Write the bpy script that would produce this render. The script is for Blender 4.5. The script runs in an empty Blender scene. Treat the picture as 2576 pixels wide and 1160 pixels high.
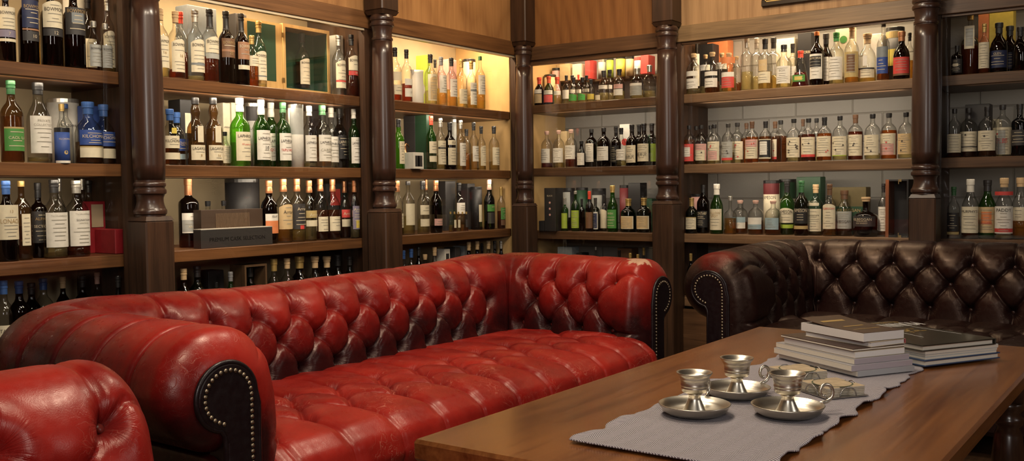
import bpy, math, random
import numpy as np
from mathutils import Vector, Matrix
random.seed(7); rng = np.random.default_rng(7)
SC = bpy.context.scene
COL = SC.collection
PI = math.pi

# ------------------------------------------------------------------ camera
FPX, W, H = 2419.04, 2576, 1160
HC = 1.03
CAM = np.array([-5.13852, -3.6, HC])
_y, _p, _r = [math.radians(a) for a in (54.3846, 2.4455, -0.6157)]
Fv = np.array([math.sin(_y)*math.cos(_p), math.cos(_y)*math.cos(_p), -math.sin(_p)])
_r0 = np.array([math.cos(_y), -math.sin(_y), 0.0]); _u0 = np.cross(_r0, Fv)
Rv = math.cos(_r)*_r0 + math.sin(_r)*_u0
Uv = -math.sin(_r)*_r0 + math.cos(_r)*_u0
def ray(x, y): return Fv + Rv*(x-W/2)/FPX - Uv*(y-H/2)/FPX
def hit(x, y, axis, v):
    d = ray(x, y); return CAM + d*(v-CAM[axis])/d[axis]
cd = bpy.data.cameras.new('camera'); cam = bpy.data.objects.new('camera', cd); COL.objects.link(cam)
cd.sensor_width = 36; cd.lens = FPX*36/W; cd.clip_start = 0.02
M = Matrix(((Rv[0], Uv[0], -Fv[0], CAM[0]), (Rv[1], Uv[1], -Fv[1], CAM[1]), (Rv[2], Uv[2], -Fv[2], CAM[2]), (0, 0, 0, 1)))
cam.matrix_world = M
SC.camera = cam

# ------------------------------------------------------------------ materials
MATS = {}
def newmat(name):
    m = bpy.data.materials.new(name); m.use_nodes = True
    nt = m.node_tree; nt.nodes.clear()
    out = nt.nodes.new('ShaderNodeOutputMaterial')
    return m, nt, out
def N(nt, t, **kw):
    n = nt.nodes.new(t)
    for k, v in kw.items():
        if k in n.inputs: n.inputs[k].default_value = v
        else: setattr(n, k, v)
    return n
def rgb(c): return (c[0], c[1], c[2], 1.0)
def simple(name, c, rough=0.5, metal=0.0, spec=0.5, coat=0.0, var=0.0, scale=40, bump=0.0):
    key = 's_'+name
    if key in MATS: return MATS[key]
    m, nt, out = newmat(name)
    b = N(nt, 'ShaderNodeBsdfPrincipled'); nt.links.new(b.outputs[0], out.inputs[0])
    b.inputs['Base Color'].default_value = rgb(c); b.inputs['Roughness'].default_value = rough
    b.inputs['Metallic'].default_value = metal; b.inputs['Specular IOR Level'].default_value = spec
    b.inputs['Coat Weight'].default_value = coat
    if var or bump:
        tc = N(nt, 'ShaderNodeTexCoord'); nz = N(nt, 'ShaderNodeTexNoise', Scale=scale, Detail=5.0)
        nt.links.new(tc.outputs['Object'], nz.inputs['Vector'])
        if var:
            r = N(nt, 'ShaderNodeValToRGB')
            r.color_ramp.elements[0].position = 0.3; r.color_ramp.elements[1].position = 0.7
            r.color_ramp.elements[0].color = rgb([x*(1-var) for x in c]); r.color_ramp.elements[1].color = rgb([min(1, x*(1+var)) for x in c])
            nt.links.new(nz.outputs['Fac'], r.inputs[0]); nt.links.new(r.outputs[0], b.inputs['Base Color'])
        if bump:
            bp = N(nt, 'ShaderNodeBump', Strength=bump, Distance=0.002)
            nt.links.new(nz.outputs['Fac'], bp.inputs['Height']); nt.links.new(bp.outputs[0], b.inputs['Normal'])
    MATS[key] = m; return m
def wood(name, c1, c2, axis=0, rough=0.45, spec=0.4, coat=0.0, scale=1.0, cathedral=False):
    """grain runs along AXIS (object space)"""
    key = 'w_'+name
    if key in MATS: return MATS[key]
    m, nt, out = newmat(name); L = nt.links.new
    b = N(nt, 'ShaderNodeBsdfPrincipled'); L(b.outputs[0], out.inputs[0])
    b.inputs['Roughness'].default_value = rough; b.inputs['Specular IOR Level'].default_value = spec
    b.inputs['Coat Weight'].default_value = coat; b.inputs['Coat Roughness'].default_value = 0.15
    tc = N(nt, 'ShaderNodeTexCoord'); mp = N(nt, 'ShaderNodeMapping')
    s = [26*scale]*3; s[axis] = 1.6*scale
    mp.inputs['Scale'].default_value = s
    L(tc.outputs['Object'], mp.inputs['Vector'])
    nz = N(nt, 'ShaderNodeTexNoise', Scale=1.0, Detail=7.0, Roughness=0.62, Distortion=0.6); L(mp.outputs[0], nz.inputs['Vector'])
    mp2 = N(nt, 'ShaderNodeMapping'); s2 = [150*scale]*3; s2[axis] = 5*scale
    mp2.inputs['Scale'].default_value = s2; L(tc.outputs['Object'], mp2.inputs['Vector'])
    nz2 = N(nt, 'ShaderNodeTexNoise', Scale=1.0, Detail=3.0); L(mp2.outputs[0], nz2.inputs['Vector'])
    nz3 = N(nt, 'ShaderNodeTexNoise', Scale=2.2*scale, Detail=2.0); L(tc.outputs['Object'], nz3.inputs['Vector'])
    mx = N(nt, 'ShaderNodeMix', data_type='FLOAT'); mx.inputs[0].default_value = 0.3
    L(nz.outputs['Fac'], mx.inputs[2]); L(nz2.outputs['Fac'], mx.inputs[3])
    src = mx.outputs[0]
    if cathedral:
        mp3 = N(nt, 'ShaderNodeMapping'); s3 = [5.0]*3; s3[axis] = 1.0; mp3.inputs['Scale'].default_value = s3
        L(tc.outputs['Object'], mp3.inputs['Vector'])
        wv = N(nt, 'ShaderNodeTexWave', Scale=0.9, Distortion=9.0, Detail=2.0); wv.inputs['Detail Scale'].default_value = 0.7
        wv.wave_type = 'RINGS'; wv.rings_direction = 'X' if axis != 0 else 'Y'
        L(mp3.outputs[0], wv.inputs['Vector'])
        pw = N(nt, 'ShaderNodeMath', operation='POWER'); L(wv.outputs['Fac'], pw.inputs[0]); pw.inputs[1].default_value = 0.5
        mx2 = N(nt, 'ShaderNodeMix', data_type='FLOAT'); mx2.inputs[0].default_value = 0.17
        L(src, mx2.inputs[2]); L(pw.outputs[0], mx2.inputs[3]); src = mx2.outputs[0]
    mx4 = N(nt, 'ShaderNodeMix', data_type='FLOAT'); mx4.inputs[0].default_value = 0.25
    L(src, mx4.inputs[2]); L(nz3.outputs['Fac'], mx4.inputs[3]); src = mx4.outputs[0]
    r = N(nt, 'ShaderNodeValToRGB'); r.color_ramp.elements[0].position = 0.36; r.color_ramp.elements[1].position = 0.66
    r.color_ramp.elements[0].color = rgb(c1); r.color_ramp.elements[1].color = rgb(c2)
    L(src, r.inputs[0]); L(r.outputs[0], b.inputs['Base Color'])
    bp = N(nt, 'ShaderNodeBump', Strength=0.25, Distance=0.001); L(nz2.outputs['Fac'], bp.inputs['Height']); L(bp.outputs[0], b.inputs['Normal'])
    MATS[key] = m; return m
def glassm(name, tint, edge=0.45, gloss=1.0, body=0.0, rough=0.02):
    key = 'g_'+name
    if key in MATS: return MATS[key]
    m, nt, out = newmat(name); L = nt.links.new
    lw = N(nt, 'ShaderNodeLayerWeight', Blend=0.35)
    mc = N(nt, 'ShaderNodeMix', data_type='RGBA')
    mc.inputs[6].default_value = rgb(tint); mc.inputs[7].default_value = rgb([t*edge for t in tint])
    L(lw.outputs['Facing'], mc.inputs[0])
    tr = N(nt, 'ShaderNodeBsdfTransparent'); L(mc.outputs[2], tr.inputs[0])
    sh = tr.outputs[0]
    if body:
        df = N(nt, 'ShaderNodeBsdfDiffuse'); df.inputs[0].default_value = rgb([min(1, t*0.6) for t in tint])
        tl = N(nt, 'ShaderNodeBsdfTranslucent'); tl.inputs[0].default_value = rgb([min(1, t*1.0) for t in tint])
        a = N(nt, 'ShaderNodeMixShader'); a.inputs[0].default_value = 0.6; L(df.outputs[0], a.inputs[1]); L(tl.outputs[0], a.inputs[2])
        mb = N(nt, 'ShaderNodeMixShader'); mb.inputs[0].default_value = body; L(sh, mb.inputs[1]); L(a.outputs[0], mb.inputs[2]); sh = mb.outputs[0]
    gl = N(nt, 'ShaderNodeBsdfGlossy', Roughness=rough); gl.inputs[0].default_value = rgb((gloss,)*3)
    fr = N(nt, 'ShaderNodeFresnel', IOR=1.5); ge = N(nt, 'ShaderNodeNewGeometry')
    iv = N(nt, 'ShaderNodeMath', operation='SUBTRACT'); iv.inputs[0].default_value = 1.0; L(ge.outputs['Backfacing'], iv.inputs[1])
    fm = N(nt, 'ShaderNodeMath', operation='MULTIPLY'); L(fr.outputs[0], fm.inputs[0]); L(iv.outputs[0], fm.inputs[1])
    mx = N(nt, 'ShaderNodeMixShader'); L(fm.outputs[0], mx.inputs[0]); L(sh, mx.inputs[1]); L(gl.outputs[0], mx.inputs[2])
    L(mx.outputs[0], out.inputs[0])
    MATS[key] = m; return m
def leather(name, dark, mid, worn, rough=0.36, cracks=0.25, crack_col=(0.75, 0.33, 0.24), coat=0.12, spec=0.5, tint=(1, 1, 1)):
    m, nt, out = newmat(name); L = nt.links.new
    b = N(nt, 'ShaderNodeBsdfPrincipled'); L(b.outputs[0], out.inputs[0])
    b.inputs['Specular IOR Level'].default_value = spec
    b.inputs['Coat Weight'].default_value = coat; b.inputs['Coat Roughness'].default_value = 0.25; b.inputs['Specular Tint'].default_value = rgb(tint)
    at = N(nt, 'ShaderNodeAttribute', attribute_name='wear')
    tc = N(nt, 'ShaderNodeTexCoord')
    n1 = N(nt, 'ShaderNodeTexNoise', Scale=7.0, Detail=5.0, Roughness=0.58); L(tc.outputs['Object'], n1.inputs['Vector'])
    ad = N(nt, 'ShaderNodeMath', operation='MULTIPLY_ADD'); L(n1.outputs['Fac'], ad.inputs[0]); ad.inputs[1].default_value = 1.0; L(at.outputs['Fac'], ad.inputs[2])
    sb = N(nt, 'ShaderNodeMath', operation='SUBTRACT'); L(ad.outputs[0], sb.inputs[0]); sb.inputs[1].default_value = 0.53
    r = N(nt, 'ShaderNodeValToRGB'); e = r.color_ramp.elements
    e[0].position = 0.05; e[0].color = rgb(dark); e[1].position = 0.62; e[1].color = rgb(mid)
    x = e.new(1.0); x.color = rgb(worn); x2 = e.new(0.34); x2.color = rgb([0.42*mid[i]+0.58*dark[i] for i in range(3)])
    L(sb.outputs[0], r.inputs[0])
    # fine crease network where the hide is worn: thin ridges of warped noise
    def ridge(scale, width):
        n_ = N(nt, 'ShaderNodeTexNoise', Scale=scale, Detail=1.5, Distortion=0.9); L(tc.outputs['Object'], n_.inputs['Vector'])
        a_ = N(nt, 'ShaderNodeMath', operation='SUBTRACT'); L(n_.outputs['Fac'], a_.inputs[0]); a_.inputs[1].default_value = 0.5
        b_ = N(nt, 'ShaderNodeMath', operation='ABSOLUTE'); L(a_.outputs[0], b_.inputs[0])
        c_ = N(nt, 'ShaderNodeMapRange'); c_.inputs['From Min'].default_value = 0.0; c_.inputs['From Max'].default_value = width
        c_.inputs['To Min'].default_value = 1.0; c_.inputs['To Max'].default_value = 0.0; L(b_.outputs[0], c_.inputs['Value']); return c_.outputs[0]
    cr = N(nt, 'ShaderNodeMath', operation='MAXIMUM'); L(ridge(15.0, 0.005), cr.inputs[0]); L(ridge(42.0, 0.009), cr.inputs[1])
    n3 = N(nt, 'ShaderNodeTexNoise', Scale=5.0, Detail=3.0); L(tc.outputs['Object'], n3.inputs['Vector'])
    c3 = N(nt, 'ShaderNodeMapRange'); c3.inputs['From Min'].default_value = 0.50; c3.inputs['From Max'].default_value = 0.70; L(n3.outputs['Fac'], c3.inputs['Value'])
    m1 = N(nt, 'ShaderNodeMath', operation='MULTIPLY'); L(cr.outputs[0], m1.inputs[0]); L(c3.outputs[0], m1.inputs[1])
    m2 = N(nt, 'ShaderNodeMath', operation='MULTIPLY'); L(m1.outputs[0], m2.inputs[0]); L(at.outputs['Fac'], m2.inputs[1])
    ck = N(nt, 'ShaderNodeAttribute', attribute_name='crk'); ca = N(nt, 'ShaderNodeMath', operation='MULTIPLY_ADD'); L(ck.outputs['Fac'], ca.inputs[0]); ca.inputs[1].default_value = 0.9; ca.inputs[2].default_value = cracks
    m3 = N(nt, 'ShaderNodeMath', operation='MULTIPLY', use_clamp=True); L(m2.outputs[0], m3.inputs[0]); L(ca.outputs[0], m3.inputs[1])
    mc = N(nt, 'ShaderNodeMix', data_type='RGBA'); mc.inputs[7].default_value = rgb(crack_col)
    L(m3.outputs[0], mc.inputs[0]); L(r.outputs[0], mc.inputs[6])
    # rubbed-through patch
    pa = N(nt, 'ShaderNodeAttribute', attribute_name='patch')
    mp = N(nt, 'ShaderNodeMix', data_type='RGBA'); mp.inputs[7].default_value = (0.60, 0.36, 0.24, 1)
    L(pa.outputs['Fac'], mp.inputs[0]); L(mc.outputs[2], mp.inputs[6]); L(mp.outputs[2], b.inputs['Base Color'])
    # grain
    v2 = N(nt, 'ShaderNodeTexVoronoi', Scale=420.0); L(tc.outputs['Object'], v2.inputs['Vector'])
    n4 = N(nt, 'ShaderNodeTexNoise', Scale=55.0, Detail=4.0); L(tc.outputs['Object'], n4.inputs['Vector'])
    a2 = N(nt, 'ShaderNodeMath', operation='MULTIPLY_ADD'); L(v2.outputs['Distance'], a2.inputs[0]); a2.inputs[1].default_value = 0.35; L(n4.outputs['Fac'], a2.inputs[2])
    bp = N(nt, 'ShaderNodeBump', Strength=0.16, Distance=0.002); L(a2.outputs[0], bp.inputs['Height'])
    # gathers running out from every button
    bv = N(nt, 'ShaderNodeAttribute', attribute_name='bvec')
    sx_ = N(nt, 'ShaderNodeSeparateXYZ'); L(bv.outputs['Vector'], sx_.inputs[0]); cx_ = N(nt, 'ShaderNodeCombineXYZ'); L(sx_.outputs['X'], cx_.inputs['X']); L(sx_.outputs['Y'], cx_.inputs['Y'])
    nm = N(nt, 'ShaderNodeVectorMath', operation='NORMALIZE'); L(cx_.outputs[0], nm.inputs[0])
    sc_ = N(nt, 'ShaderNodeVectorMath', operation='SCALE'); L(nm.outputs[0], sc_.inputs[0]); sc_.inputs['Scale'].default_value = 3.4
    lo_ = N(nt, 'ShaderNodeVectorMath', operation='SCALE'); L(tc.outputs['Object'], lo_.inputs[0]); lo_.inputs['Scale'].default_value = 2.5
    av = N(nt, 'ShaderNodeVectorMath', operation='ADD'); L(sc_.outputs[0], av.inputs[0]); L(lo_.outputs[0], av.inputs[1])
    nw = N(nt, 'ShaderNodeTexNoise', Scale=2.2, Detail=3.0, Roughness=0.6); L(av.outputs[0], nw.inputs['Vector'])
    fo = N(nt, 'ShaderNodeMapRange'); fo.inputs['From Min'].default_value = 0.008; fo.inputs['From Max'].default_value = 0.050; fo.inputs['To Min'].default_value = 1.0; fo.inputs['To Max'].default_value = 0.0
    L(sx_.outputs['Z'], fo.inputs['Value'])
    gt_ = N(nt, 'ShaderNodeMath', operation='GREATER_THAN'); L(sx_.outputs['Z'], gt_.inputs[0]); gt_.inputs[1].default_value = 0.001
    fg_ = N(nt, 'ShaderNodeMath', operation='MULTIPLY'); L(fo.outputs[0], fg_.inputs[0]); L(gt_.outputs[0], fg_.inputs[1])
    wr_ = N(nt, 'ShaderNodeMath', operation='MULTIPLY'); L(nw.outputs['Fac'], wr_.inputs[0]); L(fg_.outputs[0], wr_.inputs[1])
    bp2 = N(nt, 'ShaderNodeBump', Strength=0.55, Distance=0.010); L(wr_.outputs[0], bp2.inputs['Height']); L(bp.outputs[0], bp2.inputs['Normal'])
    # crease lines
    bp3 = N(nt, 'ShaderNodeBump', Strength=0.3, Distance=0.0012, invert=True); L(m1.outputs[0], bp3.inputs['Height']); L(bp2.outputs[0], bp3.inputs['Normal']); L(bp3.outputs[0], b.inputs['Normal'])
    rr = N(nt, 'ShaderNodeMapRange'); rr.inputs['From Min'].default_value = 0.3; rr.inputs['From Max'].default_value = 0.7
    rr.inputs['To Min'].default_value = rough-0.06; rr.inputs['To Max'].default_value = rough+0.1
    L(n4.outputs['Fac'], rr.inputs['Value'])
    rw = N(nt, 'ShaderNodeMath', operation='MULTIPLY_ADD'); L(at.outputs['Fac'], rw.inputs[0]); rw.inputs[1].default_value = 0.05; L(rr.outputs[0], rw.inputs[2]); L(rw.outputs[0], b.inputs['Roughness'])
    return m

# ------------------------------------------------------------------ mesh helpers
def mk(name, V, Fc, mats, parent=None, smooth=False, mi=None, attrs=None, loc=None):
    me = bpy.data.meshes.new(name)
    V = np.asarray(V, dtype=np.float64)
    if isinstance(Fc, np.ndarray): Fc = Fc.tolist()
    me.from_pydata(V.tolist(), [], Fc)
    if not isinstance(mats, (list, tuple)): mats = [mats]
    for m in mats: me.materials.append(m)
    if mi is not None: me.polygons.foreach_set('material_index', np.asarray(mi, dtype=np.int32))
    if smooth: me.polygons.foreach_set('use_smooth', np.ones(len(me.polygons), dtype=bool))
    for k, a in (attrs or {}).items():
        a = np.asarray(a, dtype=np.float32)
        if a.ndim == 2:
            at = me.attributes.new(k, 'FLOAT_VECTOR', 'POINT'); at.data.foreach_set('vector', a.ravel()); continue
        at = me.attributes.new(k, 'FLOAT', 'POINT'); at.data.foreach_set('value', np.asarray(a, dtype=np.float32))
    me.update()
    o = bpy.data.objects.new(name, me); COL.objects.link(o)
    if parent: o.parent = parent
    if loc is not None: o.location = loc
    return o
def empty(name, loc=(0, 0, 0), rz=0.0):
    o = bpy.data.objects.new(name, None); COL.objects.link(o); o.empty_display_size = 0.05
    o.location = loc; o.rotation_euler = (0, 0, rz); return o
def tag(o, label=None, cat=None, group=None, kind=None):
    if label: o['label'] = label
    if cat: o['category'] = cat
    if group: o['group'] = group
    if kind: o['kind'] = kind
    return o
class MB:
    def __init__(s): s.V = []; s.F = []; s.MI = []; s.n = 0
    def add(s, V, Fc, mi=0):
        V = np.asarray(V, float); s.V.append(V)
        s.F.extend([[i+s.n for i in f] for f in (Fc.tolist() if isinstance(Fc, np.ndarray) else Fc)]); s.MI.extend([mi]*len(Fc)); s.n += len(V)
    def box(s, lo, hi, mi=0, bev=0.0):
        V, Fc = boxgeo(lo, hi, bev); s.add(V, Fc, mi)
    def lathe(s, prof, seg=24, c=(0, 0, 0), mi=0, caps=True):
        V, Fc = lathe(prof, seg, caps); s.add(V+np.array(c), Fc, mi)
    def tube(s, P, r, seg=8, mi=0):
        V, Fc = tube(P, r, seg); s.add(V, Fc, mi)
    def obj(s, name, mats, parent=None, smooth=False, loc=None):
        return mk(name, np.concatenate(s.V), s.F, mats, parent, smooth, s.MI, loc=loc)
def boxgeo(lo, hi, bev=0.0):
    lo = np.minimum(lo, hi); hi = np.maximum(np.asarray(lo), hi)
    if bev <= 0:
        V = [(x, y, z) for x in (lo[0], hi[0]) for y in (lo[1], hi[1]) for z in (lo[2], hi[2])]
        return np.array(V), [[0, 1, 3, 2], [4, 6, 7, 5], [0, 4, 5, 1], [2, 3, 7, 6], [0, 2, 6, 4], [1, 5, 7, 3]]
    b = min(bev, 0.45*min(hi-lo)); V = []; idx = {}
    for ix in (0, 1):
        for iy in (0, 1):
            for iz in (0, 1):
                p = np.array([(lo, hi)[ix][0], (lo, hi)[iy][1], (lo, hi)[iz][2]]); s = np.array([1-2*ix, 1-2*iy, 1-2*iz])*b
                for k in range(3):
                    q = p+s; q[k] = p[k]; idx[ix, iy, iz, k] = len(V); V.append(q)
    Fc = []
    I = lambda a, b_, c, k: idx[a, b_, c, k]
    for k in range(3):
        o = [j for j in range(3) if j != k]
        for v in (0, 1):
            q = []
            for (a, b_) in ((0, 0), (1, 0), (1, 1), (0, 1)):
                t = [0, 0, 0]; t[k] = v; t[o[0]] = a; t[o[1]] = b_; q.append(I(*t, k))
            flip = (v == 0) != (k == 1)
            Fc.append(q[::-1] if flip else q)
    for k in range(3):  # edges along axis k
        o = [j for j in range(3) if j != k]
        for a in (0, 1):
            for b_ in (0, 1):
                t0 = [0, 0, 0]; t0[o[0]] = a; t0[o[1]] = b_; t1 = list(t0); t1[k] = 1
                Fc.append([I(*t0, o[0]), I(*t1, o[0]), I(*t1, o[1]), I(*t0, o[1])])
    for c in [(a, b_, d) for a in (0, 1) for b_ in (0, 1) for d in (0, 1)]:
        Fc.append([I(*c, 0), I(*c, 1), I(*c, 2)])
    V = np.array(V); cen = V.mean(0); out = []
    for f in Fc:
        p = V[f]; n = np.cross(p[1]-p[0], p[2]-p[0])
        out.append(f if n @ (p.mean(0)-cen) > 0 else f[::-1])
    return V, out
def lathe(prof, seg=24, caps=True):
    prof = np.asarray(prof, float); n = len(prof); a = np.arange(seg)*2*PI/seg
    V = np.stack([np.outer(prof[:, 0], np.cos(a)), np.outer(prof[:, 0], np.sin(a)), np.repeat(prof[:, 1][:, None], seg, 1)], -1).reshape(-1, 3)
    i = np.arange(n-1)[:, None]*seg; j = np.arange(seg)[None]; k = (j+1) % seg
    Fc = np.stack([i+j, i+k, i+seg+k, i+seg+j], -1).reshape(-1, 4).tolist()
    if caps:
        if prof[0, 0] > 1e-6: Fc.append(list(range(seg))[::-1])
        if prof[-1, 0] > 1e-6: Fc.append([(n-1)*seg+q for q in range(seg)])
    return V, Fc
def tube(P, r, seg=8):
    P = np.asarray(P, float); n = len(P); r = np.broadcast_to(np.asarray(r, float), (n,))
    T = np.gradient(P, axis=0); T /= np.linalg.norm(T, axis=1)[:, None]
    ref = np.array([0, 0, 1.0]) if abs(T[0][2]) < 0.9 else np.array([1.0, 0, 0])
    V = []
    nrm = np.cross(T[0], ref); nrm /= np.linalg.norm(nrm)
    for i in range(n):
        nrm = nrm-T[i]*(nrm@T[i]); nrm /= np.linalg.norm(nrm); b = np.cross(T[i], nrm)
        for k in range(seg):
            a = 2*PI*k/seg; V.append(P[i]+r[i]*(math.cos(a)*nrm+math.sin(a)*b))
    Fc = [[i*seg+k, i*seg+(k+1) % seg, (i+1)*seg+(k+1) % seg, (i+1)*seg+k] for i in range(n-1) for k in range(seg)]
    Fc += [list(range(seg))[::-1], [(n-1)*seg+k for k in range(seg)]]
    return np.array(V), Fc
def gridfaces(nu, nv):
    i = np.arange(nu-1)[:, None]*nv; j = np.arange(nv-1)[None]
    return np.stack([i+j, i+nv+j, i+nv+j+1, i+j+1], -1).reshape(-1, 4)
TXT = {}
def textgeo(s):
    """outline of a line of lettering as (verts 2D, faces), height about 1, centred in x"""
    if s in TXT: return TXT[s]
    cu = bpy.data.curves.new('lettering', 'FONT'); cu.body = s; cu.size = 1.0; cu.align_x = 'CENTER'; cu.resolution_u = 2
    o = bpy.data.objects.new('lettering', cu); COL.objects.link(o)
    me = o.to_mesh(depsgraph=None) if False else bpy.data.meshes.new_from_object(o)
    V = np.array([v.co[:] for v in me.vertices]).reshape(-1, 3); Fc = [list(p.vertices) for p in me.polygons]
    bpy.data.objects.remove(o); bpy.data.curves.remove(cu); bpy.data.meshes.remove(me)
    TXT[s] = (V[:, :2], Fc); return TXT[s]

# ------------------------------------------------------------------ room shell
M_back_a = simple('beige_plaster', (0.42, 0.33, 0.20), 0.8, var=0.12, scale=6)
def brickmat():
    m, nt, out = newmat('painted_brick'); L = nt.links.new
    b = N(nt, 'ShaderNodeBsdfPrincipled', Roughness=0.6); L(b.outputs[0], out.inputs[0])
    tc = N(nt, 'ShaderNodeTexCoord'); mp = N(nt, 'ShaderNodeMapping'); mp.inputs['Rotation'].default_value = (PI/2, 0, PI/2)
    sx = N(nt, 'ShaderNodeSeparateXYZ'); cb = N(nt, 'ShaderNodeCombineXYZ'); L(tc.outputs['Object'], sx.inputs[0]); L(sx.outputs['Y'], cb.inputs['X']); L(sx.outputs['Z'], cb.inputs['Y'])
    br = N(nt, 'ShaderNodeTexBrick', Scale=1.0); L(cb.outputs[0], br.inputs['Vector'])
    br.inputs['Color1'].default_value = (0.30, 0.285, 0.26, 1); br.inputs['Color2'].default_value = (0.34, 0.325, 0.30, 1); br.inputs['Mortar'].default_value = (0.24, 0.225, 0.20, 1)
    br.inputs['Brick Width'].default_value = 0.33; br.inputs['Row Height'].default_value = 0.16; br.inputs['Mortar Size'].default_value = 0.006
    br.inputs['Mortar Smooth'].default_value = 0.6
    nz = N(nt, 'ShaderNodeTexNoise', Scale=18.0, Detail=5.0); L(tc.outputs['Object'], nz.inputs['Vector'])
    L(br.outputs['Color'], b.inputs['Base Color'])
    ad = N(nt, 'ShaderNodeMath', operation='MULTIPLY_ADD'); L(br.outputs['Fac'], ad.inputs[0]); ad.inputs[1].default_value = -1.0; L(nz.outputs['Fac'], ad.inputs[2])
    bp = N(nt, 'ShaderNodeBump', Strength=0.6, Distance=0.008); L(ad.outputs[0], bp.inputs['Height']); L(bp.outputs[0], b.inputs['Normal'])
    return m
M_brick = brickmat()
M_dark = wood('dark_oak_upright', (0.018, 0.009, 0.005), (0.070, 0.033, 0.017), 2, 0.42)
M_darkx = wood('dark_oak_x', (0.040, 0.017, 0.007), (0.135, 0.060, 0.024), 0, 0.42)
M_darky = wood('dark_oak_y', (0.045, 0.021, 0.010), (0.150, 0.075, 0.035), 1, 0.42)
M_railx = wood('brown_oak_x', (0.075, 0.030, 0.010), (0.21, 0.095, 0.034), 0, 0.45)
M_raily = wood('brown_oak_y', (0.10, 0.060, 0.028), (0.25, 0.155, 0.075), 1, 0.45)
M_shelfy = wood('oak_shelf_y', (0.11, 0.060, 0.030), (0.26, 0.15, 0.08), 1, 0.45)
M_shelfx = wood('oak_shelf_x', (0.056, 0.022, 0.008), (0.20, 0.086, 0.030), 0, 0.42)
M_frieze = wood('oak_veneer_upright', (0.21, 0.098, 0.036), (0.38, 0.195, 0.076), 2, 0.55, spec=0.2, cathedral=True)
M_frieze_c = wood('pale_oak_veneer', (0.20, 0.112, 0.052), (0.36, 0.215, 0.105), 2, 0.55, spec=0.2, cathedral=True)
M_frieze_b = wood('walnut_veneer_upright', (0.15, 0.060, 0.020), (0.27, 0.12, 0.040), 2, 0.55, spec=0.2, cathedral=True)
M_col = wood('stained_beech_turned', (0.024, 0.0105, 0.0065), (0.056, 0.025, 0.0155), 2, 0.32, spec=0.5, coat=0.2)
M_light_wood = simple('pale_ply', (0.62, 0.40, 0.17), 0.55, var=0.1, scale=8)
M_track = simple('aluminium_track', (0.62, 0.52, 0.36), 0.35, metal=0.3)
M_pane = glassm('cabinet_glass', (0.985, 0.985, 0.98), 0.97, 1.0, rough=0.0)
M_ceil = simple('ceiling_paint', (0.22, 0.17, 0.12), 0.9)
M_floor = wood('floor_boards', (0.05, 0.025, 0.012), (0.12, 0.06, 0.03), 0, 0.5)
M_room = simple('room_plaster', (0.13, 0.075, 0.045), 0.85)

def struct(name, lo, hi, m):
    V, Fc = boxgeo(np.array(lo, float), np.array(hi, float)); return tag(mk(name, V, Fc, m), kind='structure')
X0, Y0, ZC = -7.2, -5.6, 2.75
struct('floor', (X0, Y0, -0.1), (0.62, 0.62, 0), M_floor)
struct('ceiling', (X0, Y0, ZC), (0.62, 0.62, ZC+0.1), M_ceil)
struct('wall_left', (X0, 0.50, 0), (0.62, 0.62, ZC), M_back_a)
struct('wall_right', (0.50, Y0, 0), (0.62, 0.50, ZC), M_brick)
struct('wall_back', (X0, Y0-0.1, 0), (0.62, Y0, ZC), M_room)
struct('wall_near', (X0-0.1, Y0, 0), (X0, 0.62, ZC), M_room)

# ------------------------------------------------------------------ cabinets
CX = (-2.795, -1.400)          # columns on the red-sofa wall (x)
CY = (-1.095, -2.495)          # columns on the dark-sofa wall (y)
SA = [1.530, 1.152, 0.778, 0.402]; SB = [1.572, 1.165, 0.760, 0.385]
ST = 0.052
CABS = {
 'A0': dict(w='A', a=-4.6, b=CX[0], z=SA, rail=(1.883, 1.972), name='cabinet holding the red case'),
 'A1': dict(w='A', a=CX[0], b=CX[1], z=SA, rail=(1.883, 1.972), name='cabinet holding the wooden case'),
 'A2': dict(w='A', a=CX[1], b=-0.032, z=SA, rail=(1.883, 1.972), name='cabinet holding the white jug'),
 'B1': dict(w='B', a=-0.032, b=CY[0], z=SB, rail=(1.852, 1.938), name='narrow cabinet beside the corner'),
 'B2': dict(w='B', a=CY[0], b=CY[1], z=SB, rail=(1.868, 1.962), name='cabinet holding the orange carton'),
 'B3': dict(w='B', a=CY[1], b=-4.3, z=SB, rail=(1.866, 1.935), name='last cabinet by the dark sofa'),
}
def wbox(w, u0, u1, d0, d1, z0, z1):
    """box on a cabinet wall: u along the wall, d = depth behind the glass plane"""
    if w == 'A': return np.array([min(u0, u1), d0, z0]), np.array([max(u0, u1), d1, z1])
    return np.array([d0, min(u0, u1), z0]), np.array([d1, max(u0, u1), z1])
CABLABEL = {
 'A0': 'dark oak glazed whisky cabinet with the open red case on its third shelf',
 'A1': 'dark oak glazed whisky cabinet behind red sofa holding the open wooden bottle case',
 'A2': 'dark oak glazed whisky cabinet next to the corner holding the white jug',
 'B1': 'narrow dark glazed whisky cabinet between corner column and the reddish column',
 'B2': 'wide glazed whisky cabinet over the dark sofa arm with playing card bottles',
 'B3': 'dark glazed whisky cabinet beyond the last column above the dark sofa back',
}
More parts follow.
